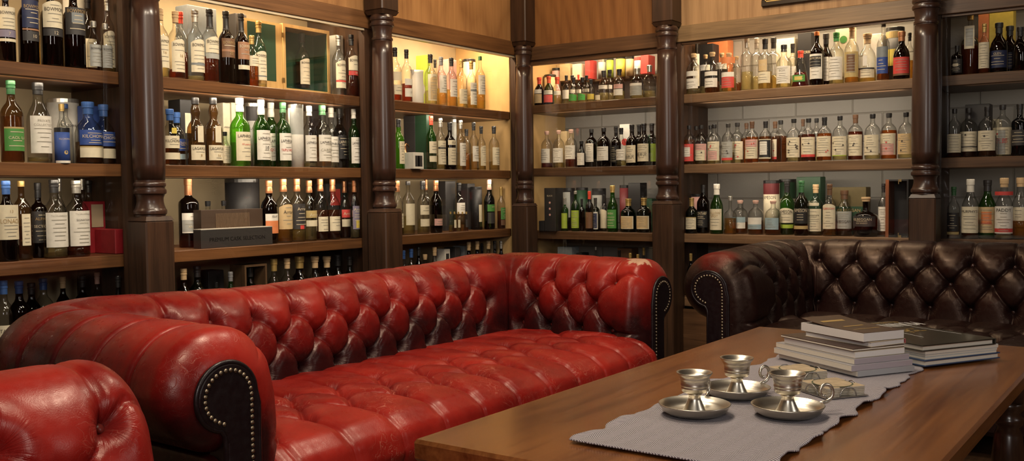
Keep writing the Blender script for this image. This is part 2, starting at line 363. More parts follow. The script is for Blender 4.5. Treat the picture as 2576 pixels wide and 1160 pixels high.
for k, c in CABS.items():
    w = c['w']; A = w == 'A'; lo_u, hi_u = min(c['a'], c['b']), max(c['a'], c['b'])
    root = empty('display_cabinet', (0, 0, 0)); tag(root, CABLABEL[k], 'cabinet', 'glazed whisky cabinets')
    def P(name, m, *b, bev=0.0):
        lo, hi = wbox(w, *b); V, Fc = boxgeo(lo, hi, bev); return mk(name, V, Fc, m, root)
    hz = M_darkx if A else M_darky
    P('back_panel', M_back_a if A else M_brick, lo_u, hi_u, 0.470, 0.490, 0.02, 2.10)
    sl = M_shelfx if A else M_shelfy
    for i, z in enumerate(c['z']):
        lo1, hi1 = lo_u+0.013, hi_u-0.001
        if k == 'A2': hi1 = -0.075
        if k == 'B1': hi1 = -0.03
        P('shelf', M_shelfx if A else (M_shelfy if k in ('B2',) else M_darky), lo1, hi1, 0.03, 0.468, z-ST, z, bev=0.003)
    P('top_board', hz, lo_u, hi_u, 0.03, 0.468, 2.06, 2.08)
    P('plinth', hz, lo_u, hi_u, 0.0, 0.02, 0.02, 0.335 if A else 0.32)
    r0, r1 = c['rail']
    P('rail', M_railx if A else (M_raily if k == 'B2' else M_darky), lo_u, hi_u, -0.028, 0.012, r0, r1, bev=0.003)
    P('frieze_panel', M_frieze_c if k in ('B2', 'B3') else M_frieze if k != 'B1' else M_frieze_b, lo_u, hi_u, -0.012, 0.012, r1+0.0005, ZC-0.002)
    if A: P('glass_track', M_track, lo_u+0.052, hi_u-0.052, -0.02, 0.008, r0-0.012, r0-0.0005)
    else: P('glass_track', hz, lo_u+0.052, hi_u-0.052, -0.012, 0.02, r0-0.030 if k == 'B1' else r0-0.012, r0-0.0005)
    for u in (lo_u, hi_u):
        s = 1 if u == lo_u else -1
        P('stile', M_dark, u, u+s*0.050, -0.018, 0.022, 0.02, r0-0.001)
    P('glass_pane', M_pane, lo_u+0.044, hi_u-0.044, 0.000, 0.004, (c['z'][3]-ST-0.01) if True else 0, r0-0.004)
    # end board that closes the bay
    if k == 'A2': P('side_panel', M_light_wood, hi_u-0.052, hi_u-0.032, 0.03, 0.468, 0.02, 2.05)
    if k == 'B1': P('side_panel', M_light_wood, hi_u-0.012, hi_u-0.001, 0.03, 0.468, 0.02, 2.05)
    P('side_panel', M_dark, lo_u+0.0005, lo_u+0.012, 0.03, 0.468, 0.02, 2.05)
# solid corner post behind the corner column
o = struct('trim_1', (-0.018, -0.018, 0), (0.49, 0.49, ZC), M_dark)

# ------------------------------------------------------------------ turned columns
def column(cx, cy, z_blk, z_cap, label, s=1.0, sq=0.066, rot=0.0):
    root = empty('turned_column', (cx, cy, 0), rot); tag(root, label, 'column', 'turned columns of the cabinets')
    m = MB(); m.box((-sq, -sq, 0.0), (sq, sq, z_blk-0.018), bev=0.006)
    m.add(*frust(sq, sq*0.86, z_blk-0.018, z_blk)); m.obj('base_block', M_dark, root)
    L = z_cap-z_blk; R = 0.066*s
    rings = [(0.90, 0), (0.90, .006), (0.985, .010), (1.0, .018), (.985, .026), (.92, .030), (.90, .034), (.84, .045), (.80, .060), (.80, .075), (.86, .086), (.88, .090), (.98, .093), (1.0, .101), (.98, .109), (.90, .112), (.88, .117), (.90, .121), (.96, .124), (.97, .130), (.96, .136), (.90, .140), (.905, .148)]
    V, Fc = lathe([(r*R, z_blk+z) for r, z in rings], 40); mk('base_moulding', V, Fc, M_col, root, True).data.set_sharp_from_angle(angle=0.7)
    sh = [(0.915, 0.148), (0.965, 0.21), (0.985, 0.33), (0.97, 0.47), (0.93, 0.60), (0.875, 0.72), (0.835, 0.80), (0.81, 0.865)]
    zs0, zs1 = 0.148, 0.865; top = L-0.135
    V, Fc = lathe([(r*R, z_blk+zs0+(z-zs0)/(zs1-zs0)*(top-zs0)) for r, z in sh], 48); mk('shaft', V, Fc, M_col, root, True)
    cr = [(.81, 0), (.81, .003), (.87, .005), (.885, .011), (.87, .017), (.82, .019), (.80, .024), (.80, .040), (.82, .058), (.88, .072), (.90, .076), (.97, .078), (1.0, .086), (.97, .094), (.90, .096), (.88, .101), (.90, .105), (.97, .108), (1.0, .117), (.98, .126), (.92, .130), (.90, .135)]
    V, Fc = lathe([(r*R, z_blk+top+z) for r, z in cr], 40); mk('capital', V, Fc, M_col, root, True).data.set_sharp_from_angle(angle=0.7)
    m = MB(); m.add(*frust(sq*0.80, sq*0.97, z_cap, z_cap+0.02)); m.box((-sq*0.97, -sq*0.97, z_cap+0.02), (sq*0.97, sq*0.97, ZC-0.002), bev=0.006)
    m.obj('top_block', M_dark, root)
def frust(a, b, z0, z1):
    V = [(-a, -a, z0), (a, -a, z0), (a, a, z0), (-a, a, z0), (-b, -b, z1), (b, -b, z1), (b, b, z1), (-b, b, z1)]
    return np.array(V), [[3, 2, 1, 0], [4, 5, 6, 7], [0, 1, 5, 4], [1, 2, 6, 5], [2, 3, 7, 6], [3, 0, 4, 7]]
D0 = -0.098
column(CX[0], D0, 0.936, 1.946, 'dark turned wooden column rising behind the seam of the red sofa back')
column(CX[1], D0, 0.936, 1.946, 'brown turned column between the wooden case and the white jug', 0.97)
column(-0.075, -0.075, 0.940, 1.940, 'slim dark turned column standing in the room corner', 0.86, 0.060)
column(D0, CY[0], 0.955, 1.952, 'glossy reddish turned column behind the gap between both sofas')
column(D0, CY[1], 0.985, 1.946, 'dark turned column behind the dark sofa back with a bright highlight', 1.0, 0.062)

# ------------------------------------------------------------------ chesterfields
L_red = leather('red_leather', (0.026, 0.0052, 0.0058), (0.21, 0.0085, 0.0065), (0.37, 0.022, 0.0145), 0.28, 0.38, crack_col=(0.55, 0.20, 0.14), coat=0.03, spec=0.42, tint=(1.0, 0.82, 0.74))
L_dark = leather('oxblood_leather', (0.009, 0.0035, 0.0035), (0.022, 0.0075, 0.006), (0.14, 0.010, 0.008), 0.31, 0.05, (0.12, 0.07, 0.05), coat=0.0, spec=0.42, tint=(1.0, 0.72, 0.56))
L_panel = leather('dark_leather_facing', (0.010, 0.004, 0.005), (0.030, 0.008, 0.009), (0.06, 0.012, 0.012), 0.36, 0.0)
M_nail = simple('antique_brass', (0.30, 0.24, 0.17), 0.36, 1.0)
M_btn_r = simple('leather_button_red', (0.16, 0.02, 0.015), 0.35)
M_btn_d = simple('leather_button_dark', (0.045, 0.016, 0.012), 0.25)

def profile():
    """section of back and arm: (n outward, z), inner face bottom -> over the roll -> outer foot"""
    cN, cZ, R = 0.150, 0.590, 0.135
    P = [(0.034, 0.120), (0.024, 0.220), (0.012, 0.300), (0.006, 0.34), (0.0, 0.40), (0.0, 0.46), (0.003, 0.52), (0.006, 0.56)]
    a0 = math.radians(180-8); a1 = math.radians(-118)
    for k in range(26):
        a = a0+(a1-a0)*k/25; P.append((cN+R*math.cos(a), cZ+R*math.sin(a)))
    P += [(0.176, 0.444), (0.180, 0.40), (0.180, 0.25), (0.178, 0.115)]
    return np.array(P)
def resample(P, step):
    d = np.r_[0, np.cumsum(np.linalg.norm(np.diff(P, axis=0), axis=1))]
    n = int(round(d[-1]/step))+1; t = np.linspace(0, d[-1], n)
    Q = np.stack([np.interp(t, d, P[:, i]) for i in range(P.shape[1])], 1)
    for _ in range(3): Q[1:-1] = 0.25*Q[:-2]+0.5*Q[1:-1]+0.25*Q[2:]
    return Q, t
def seg_dist(S, T, segs):
    """min distance of points (S,T) to a list of segments, and to the nearest segment's ends"""
    D = np.full(S.shape, 9.0)
    for (a, b, c, d) in segs:
        lo, hi = min(a, c)-0.13, max(a, c)+0.13
        m = (S >= lo) & (S <= hi)
        if not m.any(): continue
        s, t = S[m], T[m]; vx, vy = c-a, d-b; q = np.clip(((s-a)*vx+(t-b)*vy)/(vx*vx+vy*vy), 0, 1)
        dd = np.hypot(s-a-q*vx, t-b-q*vy); D[m] = np.minimum(D[m], dd)
    return D
def pt_dist(S, T, pts):
    D = np.full(S.shape, 9.0); BX = np.full(S.shape, 9.0); BY = np.full(S.shape, 9.0)
    for (a, b) in pts:
        m = np.abs(S-a) < 0.16
        if not m.any(): continue
        ds, dt = S[m]-a, T[m]-b; d = np.hypot(ds, dt); old = D[m]; k = d < old
        D[m] = np.where(k, d, old); BX[m] = np.where(k, ds, BX[m]); BY[m] = np.where(k, dt, BY[m])
    return D, np.stack([BX, BY, D], -1)
def tuft(S, T, segs, pts, Rp=0.075, seed=0, deep=0.62):
    """upholstery relief in units of the stuffing height: domes between thin pleats, pulled in at the buttons"""
    D = seg_dist(S, T, segs); B, BV = pt_dist(S, T, pts)
    x = np.clip((D*0.9+0.40*np.minimum(B, 0.085))/Rp, 0, 1)
    h = np.sqrt(np.clip(1-(1-x)**2, 0, 1))
    h = 0.80*h+0.20*np.clip(D/0.03, 0, 1)**0.7
    h = h-deep*np.exp(-(B/0.021)**2)-0.18*np.exp(-(B/0.045)**2)
    line = 0.0036*np.exp(-(D/0.0048)**2)*np.clip(B/0.02, 0, 1)
    lip = 0.0016*np.exp(-((D-0.0125)/0.0065)**2)
    return h, lip-line, D, BV
def chesterfield(label, W_, D_, mat, matb, rows_back, rows_arm, rz, org, group=None, step=0.0065, amp=0.037, droop=(0, 0, 0, 0), wearf=None, hs=1.0, seat=None, dr=0.0):
    """local frame: x along the back (0..W_ between the arms), y towards the back (inner face of back at y=0), arms run to y=-D_"""
    root = empty('chesterfield_sofa', org, rz); tag(root, label, 'sofa', group)
    ri = 0.05
    P, t = resample(profile(), step); t_in = t
    P = P*np.array([1, hs])
    T2 = np.gradient(P, axis=0); T2 /= np.linalg.norm(T2, axis=1)[:, None]
    Nn = np.stack([-T2[:, 1], T2[:, 0]], 1)          # points into the room / up / outward round the roll
    La = D_-ri; Lb = W_-2*ri; Lc = ri*PI/2
    def frame(s):
        """position on inner path, outward direction, local stretch"""
        if s < La: return np.array([0.0, -D_+s]), np.array([-1.0, 0.0]), 0
        s -= La
        if s < Lc:
            a = s/ri; return np.array([ri-ri*math.cos(a), -ri+ri*math.sin(a)]), np.array([-math.cos(a), math.sin(a)]), 1
        s -= Lc
        if s < Lb: return np.array([ri+s, 0.0]), np.array([0.0, 1.0]), 0
        s -= Lb
        if s < Lc:
            a = s/ri; return np.array([W_-ri+ri*math.sin(a), -ri+ri*math.cos(a)]), np.array([math.sin(a), math.cos(a)]), 1
        s -= Lc
        return np.array([W_, -ri-s]), np.array([1.0, 0.0]), 0
    c1 = La+Lc/2; c2 = La+Lc+Lb+Lc/2; Lt = 2*La+2*Lc+Lb
    ss = [np.linspace(0, La, int(La/step)+1)[:-1], np.linspace(La, La+Lc, 41)[:-1], np.linspace(La+Lc, La+Lc+Lb, int(Lb/step)+1)[:-1],
          np.linspace(La+Lc+Lb, La+2*Lc+Lb, 41)[:-1], np.linspace(La+2*Lc+Lb, Lt, int(La/step)+1)]
    ss = np.concatenate(ss)
    # button rows, arclength up the face
    zt = lambda z: np.interp(z, P[:30, 1], t[:30]) if False else float(t[np.argmax(P[:, 1] >= z)])
    t1, t2, t3 = zt(0.650*hs), zt(0.562*hs), zt(0.452*hs)
    ttop = t[np.argmax(P[:, 1])]; tend = ttop+0.30; tbot = 0.0
    S1, S2 = [], []
    b1, b2 = rows_back
    for x in b1: S1.append(La+Lc+(x-ri))
    for x in b2: S2.append(La+Lc+(x-ri))
    a1, a2 = rows_arm
    for y in a1: S1 += [La-(y-ri), La+2*Lc+Lb+(y-ri)]
    for y in a2: S2 += [La-(y-ri), La+2*Lc+Lb+(y-ri)]
    S1 = sorted(S1); S2 = sorted(S2)
    segs, pts = [], []
    for a in S1:
        pts += [(a, t1), (a, t3)]; segs.append((a, t1, a, tend)); segs.append((a, t3, a, tbot))
        for b in S2:
            if abs(a-b) < 0.125 and not (min(a, b) < c1 < max(a, b)) and not (min(a, b) < c2 < max(a, b)):
                segs.append((a, t1, b, t2)); segs.append((a, t3, b, t2))
    for b in S2: pts.append((b, t2))
    for a, e_ in ((S1[0], 0.02), (S1[-1], Lt-0.02)):
        m_ = 0.5*(a+e_); segs += [(a, t1, m_, t1+0.030), (m_, t1+0.030, e_, t1+0.018), (a, t3, e_, t3-0.006)]
    for c in (c1, c2): segs.append((c, tbot, c, tend+0.1))
    Sg, Tg = np.meshgrid(ss, t, indexing='ij')
    h, fine, Dc, BV = tuft(Sg, Tg, segs, pts)
    fade = np.interp(t, [0, 0.05, t1, ttop, ttop+0.20, ttop+0.32, t[-1]], [0.5, 1, 1.0, 0.62, 0.50, 0.0, 0.0])
    # flat border near the front ends of the arms
    e = np.minimum(Sg, Lt-Sg)
    Hh = amp*fade[None]*h+fine*np.clip(fade[None]*1.6, 0, 1)
    Hh = Hh*smooth(e, 0.0, 0.075)
    V = np.zeros((len(ss), len(t), 3)); nz = np.zeros_like(V)
    cap_R = 0.068; cap_L = 0.052
    for i, s in enumerate(ss):
        p, o, cur = frame(s)
        e_ = min(s, Lt-s)
        ins = 0.0
        if e_ < cap_L: ins = cap_R*(1-math.sqrt(max(0, 1-(1-e_/cap_L)**2)))
        off = Hh[i]-ins
        n = P[:, 0]+Nn[:, 0]*off; z = P[:, 1]+Nn[:, 1]*off
        n = np.where(P[:, 1] < 0.2, np.clip(n, 0.03, None), n) if False else n
        V[i, :, 0] = p[0]+o[0]*n; V[i, :, 1] = p[1]+o[1]*n; V[i, :, 2] = z
    if dr:
        V[:, :, 1] += np.where(V[:, :, 1] < 0, -V[:, :, 1]*dr/D_*smooth(V[:, :, 0], W_-0.25, W_-0.02), 0)
    # sag and droop of the old frame
    fr = droop
    xs = np.interp(ss, [0, La*0.55, c1, c1+0.05, (c1+c2)/2-0.35*Lb/1.8, c2-0.3, c2, c2+La*0.4, Lt], [-fr[0], -fr[0]*0.35-0.65*fr[3], -fr[3], -fr[3], -fr[1], -fr[1]*0.60, 0, -fr[2]*0.3, -fr[2]])
    V[:, :, 2] += xs[:, None]*np.clip((V[:, :, 2]-0.25)/0.45, 0, 1)
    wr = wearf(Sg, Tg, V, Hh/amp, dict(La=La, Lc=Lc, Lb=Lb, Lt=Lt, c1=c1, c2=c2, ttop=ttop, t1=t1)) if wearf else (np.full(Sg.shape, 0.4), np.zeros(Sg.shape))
    nt_ = len(t); i1 = int(np.argmin(abs(ss-c1))); i2 = int(np.argmin(abs(ss-c2)))
    for nm, a, b in (('arm', 0, i1), ('back', i1, i2), ('arm', i2, len(ss)-1)):
        Vv = V[a:b+1].reshape(-1, 3)
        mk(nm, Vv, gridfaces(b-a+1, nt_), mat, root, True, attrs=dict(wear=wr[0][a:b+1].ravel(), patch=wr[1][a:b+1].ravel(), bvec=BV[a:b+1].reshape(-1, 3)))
    # buttons
    Vb, Fb = lathe([(0.0105, -0.004), (0.0105, 0.003), (0.0085, 0.0065), (0.0045, 0.0085), (0.0, 0.009)], 12)
    b0 = None
    for (a, b) in pts:
        i = int(np.argmin(abs(ss-a))); j = int(np.argmin(abs(t-b)))
        p = V[i, j]; q = np.cross(V[min(i+2, len(ss)-1), j]-V[i-2, j], V[i, j+2]-V[i, j-2]); q /= np.linalg.norm(q)
        if b0 is None: b0 = mk('tufting_button', Vb, Fb, matb, root, True); o = b0
        else: o = b0.copy(); COL.objects.link(o)
        o.rotation_mode = 'QUATERNION'; o.rotation_quaternion = Vector((0, 0, 1)).rotation_difference(Vector(q)); o.location = p+q*0.0035
    # arm fronts: facing panel, piping edge and nail heads
    for side in (0, 1):
        x0 = 0 if side == 0 else W_; sg = -1 if side == 0 else 1
        ins = 0.050
        Q = P-Nn*ins; k0 = int(np.argmax(P[:, 1] > 0.33)); Q = Q[k0:]
        # drop loops where the inset folds over itself at the neck
        keep = [q for q in Q]
        Q = np.array(keep)
        top = Q[:, 1].max()
        inner = Q[Q[:, 0] <= 0.15]
        cN, cZ = 0.157, 0.594*hs; R = 0.080
        arcf = lambda q: [(cN+q*math.cos(a), cZ+q*math.sin(a)) for a in np.linspace(math.radians(178), math.radians(-78), 34)]
        arc = arcf(R)
        post = 0.158; n0_ = 0.069
        outline = [(n0_, 0.115)]+[(n0_, z) for z in np.linspace(0.16, cZ-0.03, 14)]+arc+[(post+0.007, cZ-R-0.012), (post+0.004, cZ-R-0.03), (post+0.004, 0.115)]
        O = np.array(outline); dz = -fr[0] if side == 0 else -fr[2]
        def put(n, z, y): return np.stack([x0+sg*n, np.full(len(n), -D_+(dr if side else 0))-y, z+dz*np.clip((z-0.25)/0.45, 0, 1)], 1)
        m = MB(); n = len(O)
        sh_ = O.copy(); nrm = np.zeros_like(O); d = np.roll(O, -1, 0)-np.roll(O, 1, 0); nrm[:, 0] = d[:, 1]; nrm[:, 1] = -d[:, 0]; nrm /= np.linalg.norm(nrm, axis=1)[:, None]
        inn = O+nrm*0.006
        Vp = np.concatenate([put(O[:, 0], O[:, 1], -0.055), put(O[:, 0], O[:, 1], 0.004), put(inn[:, 0], inn[:, 1], 0.008)])
        Fp = [[i, (i+1) % n, n+(i+1) % n, n+i] for i in range(n)]+[[n+i, n+(i+1) % n, 2*n+(i+1) % n, 2*n+i] for i in range(n)]+[[2*n+i for i in range(n)]]
        if side == 1: Fp = Fp
        m.add(Vp, Fp); pan = m.obj('facing_panel', L_panel, root, False); pan['label'] = 'dark leather scroll facing of the arm front'
        # welt round the panel
        Wp = np.concatenate([O[:1], O[1:-1], O[-1:]]); V_, F_ = tube(put(Wp[:, 0], Wp[:, 1], 0.002), 0.006, 8); mk('welt', V_, F_, L_panel, pan, True)
        # nail heads
        stud = np.array([(0.0935, z) for z in np.linspace(0.13, cZ-0.02, 14)]+arcf(0.0640)); q, tt = resample(stud, 0.0140)
        m = MB()
        for a in q:
            Vb, Fb = lathe([(0.0056, 0), (0.0052, 0.0022), (0.0036, 0.0040), (0.0, 0.0048)], 10)
            Vb = np.stack([Vb[:, 0], -Vb[:, 2], Vb[:, 1]], 1)
            m.add(Vb+put(np.array([a[0]]), np.array([a[1]]), 0.0075)[0], Fb)
        m.obj('nail_trim', M_nail, pan, True)
    # base rail, seat and feet
    m = MB(); m.box((0.0, -D_+0.02, 0.10), (W_, 0.10, 0.27), bev=0.02); m.obj('base_frame', mat, root)
    for x in (0.03, W_-0.03):
        for y in (-D_+0.08, 0.04):
            V_, F_ = lathe([(0.018, 0), (0.024, 0.01), (0.03, 0.03), (0.034, 0.05), (0.028, 0.07), (0.034, 0.098)], 16); mk('leg', V_+np.array([x, y, 0]), F_, M_dark, root, True)
    # buttoned seat
    sp, r1, r2 = seat
    ys = np.arange(-D_+0.005, 0.035, step); y_front = -D_+0.005
    depth = np.linspace(0, 1, int((D_+0.03)/step)+1)
    prof = [(-D_+0.035, 0.262), (-D_+0.004, 0.285), (-D_-0.012, 0.325), (-D_+0.004, 0.368), (-D_+0.045, 0.392), (-D_+0.12, 0.402), (-D_+0.3, 0.402), (-0.12, 0.396), (0.0, 0.380), (0.03, 0.372)]
    Ps, tsn = resample(np.array(prof), step); T3 = np.gradient(Ps, axis=0); T3 /= np.linalg.norm(T3, axis=1)[:, None]; N3 = np.stack([-T3[:, 1], T3[:, 0]], 1)
    xs_ = np.linspace(-0.012, W_+0.012, int(W_/step)+1)
    Xg, Tg2 = np.meshgrid(xs_, tsn, indexing='ij')
    ty = lambda y: float(tsn[np.argmin(abs(Ps[:, 0]-y)+10*(Ps[:, 1] < 0.35))])
    segs2, pts2 = [], []
    ra, rb, rc = [ty(y) for y in r1]
    A_ = [r2+k*sp for k in range(-12, 14) if -0.02 < r2+k*sp < W_+0.02]; B_ = [r2+(k+0.5)*sp for k in range(-12, 14) if -0.02 < r2+(k+.5)*sp < W_+0.02]
    for a in A_:
        pts2 += [(a, ra), (a, rc)]; segs2 += [(a, ra, a, tsn[-1]), (a, rc, a+0.01, 0.05)]
        for b in B_:
            if abs(a-b) < sp*0.75: segs2 += [(a, ra, b, rb), (a, rc, b, rb)]
    for b in B_: pts2.append((b, rb))
    h2, fine2, D2, BV2 = tuft(Xg, Tg2, segs2, pts2, Rp=0.085, deep=0.5)
    fade2 = np.interp(tsn, [0, 0.06, rc, tsn[-1]], [0.1, 0.45, 1, 0.8])
    ex = np.clip(np.minimum(Xg+0.012, W_+0.012-Xg)/0.06, 0, 1); rim = np.sqrt(1-(1-ex)**2)
    off = (0.046*h2+fine2)*fade2[None]+0.03*(rim-1)
    Vs = np.stack([Xg, Ps[None, :, 0]+N3[None, :, 0]*off, Ps[None, :, 1]+N3[None, :, 1]*off], -1)
    wv = np.clip(0.72+0.12*h2+0.10*np.sin(Xg*5)*np.sin(Tg2*9), 0, 1.1)
    if mat is L_dark: wv = wv*0+0.35
    mk('seat_cushion', Vs.reshape(-1, 3), gridfaces(len(xs_), len(tsn)), mat, root, True, attrs=dict(wear=wv.ravel(), patch=np.zeros(wv.size), crk=np.full(wv.size, 0.0 if mat is L_dark else 1.0), bvec=BV2.reshape(-1, 3)))
    Vb, Fb = lathe([(0.009, -0.004), (0.009, 0.002), (0.007, 0.005), (0.0, 0.007)], 12); b0 = None
    for (a, b) in pts2:
        i = int(np.argmin(abs(xs_-a))); j = int(np.argmin(abs(tsn-b))); p = Vs[i, j]
        if b0 is None: b0 = mk('seat_button', Vb, Fb, matb, root, True); o = b0
        else: o = b0.copy(); COL.objects.link(o)
        o.location = p+np.array([0, 0, 0.001])
    return root
def smooth(x, a, b):
    x = np.clip((x-a)/(b-a), 0, 1); return x*x*(3-2*x)
def wear_shade_red(S, T, V, h, k):
    """hand-rubbed antique finish: red where hands and backs polish the top, burgundy patina and some painted shade elsewhere"""
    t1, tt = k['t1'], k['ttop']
    up = smooth(T, t1-0.225, t1+0.020)*(1-0.62*smooth(T, tt+0.01, tt+0.15))*(1-0.5*smooth(T, tt+0.12, tt+0.24))  # lower back goes dark: patina, with part of its shade put into the colour
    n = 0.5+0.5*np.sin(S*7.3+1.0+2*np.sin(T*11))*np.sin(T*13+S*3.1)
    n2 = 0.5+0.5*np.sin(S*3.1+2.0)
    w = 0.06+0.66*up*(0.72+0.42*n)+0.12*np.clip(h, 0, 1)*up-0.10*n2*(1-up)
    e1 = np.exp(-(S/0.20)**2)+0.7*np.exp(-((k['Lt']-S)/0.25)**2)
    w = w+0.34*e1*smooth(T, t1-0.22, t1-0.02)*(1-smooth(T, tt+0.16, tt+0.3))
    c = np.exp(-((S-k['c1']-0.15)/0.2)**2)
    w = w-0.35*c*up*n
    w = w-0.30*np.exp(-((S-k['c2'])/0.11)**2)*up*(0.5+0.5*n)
    # rubbed-through patch on the front of the far arm
    d = np.hypot((S-(k['Lt']-0.085))*1.0, (T-(tt-0.035))*1.4)
    jag = 0.046+0.010*np.sin(9*np.arctan2(T-tt, S-k['Lt']+0.085))+0.006*np.sin(23*np.arctan2(T-tt, S-k['Lt']+0.085))
    return np.clip(w, 0, 1.15), (d < jag).astype(float)
def wear_dark(S, T, V, h, k):
    tt = k['ttop']
    w = 0.22+0.2*np.clip(h, 0, 1)
    w = w+0.75*np.exp(-((S-0.05)/0.10)**2)*smooth(T, tt-0.14, tt-0.03)*(1-smooth(T, tt+0.03, tt+0.16))
    return w, np.zeros(S.shape)
def wear_near(S, T, V, h, k):
    t1, tt = k['t1'], k['ttop']
    w = 0.62+0.2*np.clip(h, 0, 1)+0.2*np.sin(S*9)*np.sin(T*12)-0.35*smooth(T, tt+0.08, tt+0.3)
    d = np.hypot((S-(k['Lt']-0.10))/0.13, (T-(tt+0.03))/0.05)
    return np.clip(w+0.25*np.exp(-d**2), 0, 1.15), np.zeros(S.shape)
def seq(a, d, n): return [a+d*i for i in range(n)]
RX, RY = -3.630, -1.130
rb1 = [x-RX for x in seq(-1.957, -0.1626, 10)]; rb2 = [x-RX for x in seq(-1.876, -0.1626, 11)]
ra1 = [abs(y-RY) for y in (-1.217, -1.368, -1.532, -1.686)]; ra2 = [abs(y-RY) for y in (-1.291, -1.447, -1.600)]
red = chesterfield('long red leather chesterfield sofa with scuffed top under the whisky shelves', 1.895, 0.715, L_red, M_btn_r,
    (rb1, rb2), (ra1, ra2), 0.0, (RX, RY, 0), droop=(0.022, 0.036, 0.012, 0.017), wearf=wear_shade_red, dr=0.042, seat=(0.180, (-0.285, -0.415, -0.560), 0.035), step=0.0039)
DX, DY = -0.470, -2.045
db1 = [DY-y for y in seq(-2.088, -0.1707, 11)]; db2 = [DY-y for y in seq(-2.1735, -0.1707, 10)]
da1 = [0.10, 0.255, 0.41, 0.565]; da2 = [0.177, 0.332, 0.487]
dark = chesterfield('dark oxblood leather chesterfield sofa by the end wall behind the books', 1.87, 0.83, L_dark, M_btn_d,
    (db1, db2), (da1, da2), -PI/2, (DX, DY, 0), droop=(0.022, 0.0, 0.0, 0.0), wearf=wear_dark, seat=(0.180, (-0.285, -0.415, -0.560), 0.03), hs=1.028, step=0.0047)
NX, NY = -4.882, -4.055
near = chesterfield('red leather chesterfield sofa closest to the camera, only its rounded arm showing', 1.86, 0.71, L_red, M_btn_r,
    (seq(0.2, 0.163, 10), seq(0.12, 0.163, 11)), ([0.10, 0.27, 0.44, 0.61], [0.18, 0.355, 0.525]), PI/2, (NX, NY, 0), wearf=wear_near, seat=(0.180, (-0.285, -0.415, -0.560), 0.03), step=0.006)

# ------------------------------------------------------------------ table
M_top = wood('table_mahogany', (0.085, 0.024, 0.006), (0.27, 0.099, 0.025), 0, 0.27, spec=0.5, coat=0.3, scale=0.7)
M_tleg = wood('table_mahogany_leg', (0.025, 0.010, 0.005), (0.06, 0.026, 0.012), 2, 0.3, coat=0.3)
TX0, TX1, TY0, TY1, TZ = -3.903, -2.298, -3.283, -2.497, 0.600
tb = empty('coffee_table', ((TX0+TX1)/2, (TY0+TY1)/2, 0)); tag(tb, 'brown wooden coffee table with turned legs between the sofas', 'table')
hx, hy = (TX1-TX0)/2, (TY1-TY0)/2
m = MB(); m.box((-hx, -hy, TZ-0.038), (hx, hy, TZ), bev=0.006); m.obj('tabletop', M_top, tb)
m = MB()
for (a, b) in (((-hx+.07, -hy+.07), (hx-.07, -hy+.09)), ((-hx+.07, hy-.09), (hx-.07, hy-.07)), ((-hx+.07, -hy+.09), (-hx+.09, hy-.09)), ((hx-.09, -hy+.09), (hx-.07, hy-.09))):
    m.box((a[0], a[1], TZ-0.13), (b[0], b[1], TZ-0.038))
m.obj('apron', M_tleg, tb)
lp = [(0.022, 0), (0.028, 0.01), (0.030, 0.03), (0.020, 0.05), (0.024, 0.10), (0.036, 0.25), (0.040, 0.32), (0.034, 0.38), (0.026, 0.40), (0.036, 0.41), (0.036, 0.425), (0.026, 0.435), (0.038, 0.45), (0.038, 0.47)]
for sx in (-1, 1):
    for sy in (-1, 1):
        m = MB(); m.lathe(lp, 24, (sx*(hx-0.08), sy*(hy-0.08), 0)); m.box((sx*(hx-.08)-.038, sy*(hy-.08)-.038, 0.47), (sx*(hx-.08)+.038, sy*(hy-.08)+.038, TZ-0.038))
        m.obj('leg', M_tleg, tb, True)

# ------------------------------------------------------------------ runner
def runnermat():
    m, nt, out = newmat('woven_runner'); L = nt.links.new
    b = N(nt, 'ShaderNodeBsdfPrincipled', Roughness=0.9); L(b.outputs[0], out.inputs[0]); b.inputs['Specular IOR Level'].default_value = 0.15
    tc = N(nt, 'ShaderNodeTexCoord'); sp = N(nt, 'ShaderNodeSeparateXYZ'); L(tc.outputs['Object'], sp.inputs[0])
    def mth(op, a, b_=None):
        n = N(nt, 'ShaderNodeMath', operation=op)
        for i, v in enumerate((a, b_)):
            if v is None: continue
            if isinstance(v, (int, float)): n.inputs[i].default_value = v
            else: L(v, n.inputs[i])
        return n.outputs[0]
    zig = mth('PINGPONG', sp.outputs['Y'], 0.017)
    u = mth('MULTIPLY', mth('ADD', sp.outputs['X'], zig), 2*PI/0.0052)
    s = mth('SINE', u)
    nz = N(nt, 'ShaderNodeTexNoise', Scale=700.0, Detail=2.0); L(tc.outputs['Object'], nz.inputs['Vector'])
    f = mth('ADD', s, mth('MULTIPLY', nz.outputs['Fac'], 1.6))
    mr = N(nt, 'ShaderNodeMapRange'); mr.inputs['From Min'].default_value = 0.1; mr.inputs['From Max'].default_value = 1.5; L(f, mr.inputs['Value'])
    r = N(nt, 'ShaderNodeMix', data_type='RGBA'); r.inputs[6].default_value = (0.125, 0.104, 0.122, 1); r.inputs[7].default_value = (0.50, 0.465, 0.48, 1)
    L(mr.outputs[0], r.inputs[0]); L(r.outputs[2], b.inputs['Base Color'])
    bp = N(nt, 'ShaderNodeBump', Strength=0.4, Distance=0.001); L(f, bp.inputs['Height']); L(bp.outputs[0], b.inputs['Normal'])
    return m
RX0, RX1, RYa, RYb = -3.777, -2.36, -3.078, -2.738
nu, nv = 300, 60
U, Vv = np.meshgrid(np.linspace(0, 1, nu), np.linspace(0, 1, nv), indexing='ij')
X = RX0+(RX1-RX0)*U
wy = 0.004*np.sin(X*31)+0.004*np.sin(X*57+1)+0.002*np.sin(X*110); wy2 = 0.0035*np.sin(X*33+2)+0.0035*np.sin(X*61)+0.002*np.sin(X*120)
Y = (RYa+wy2)*(1-Vv)+(RYb+wy)*Vv
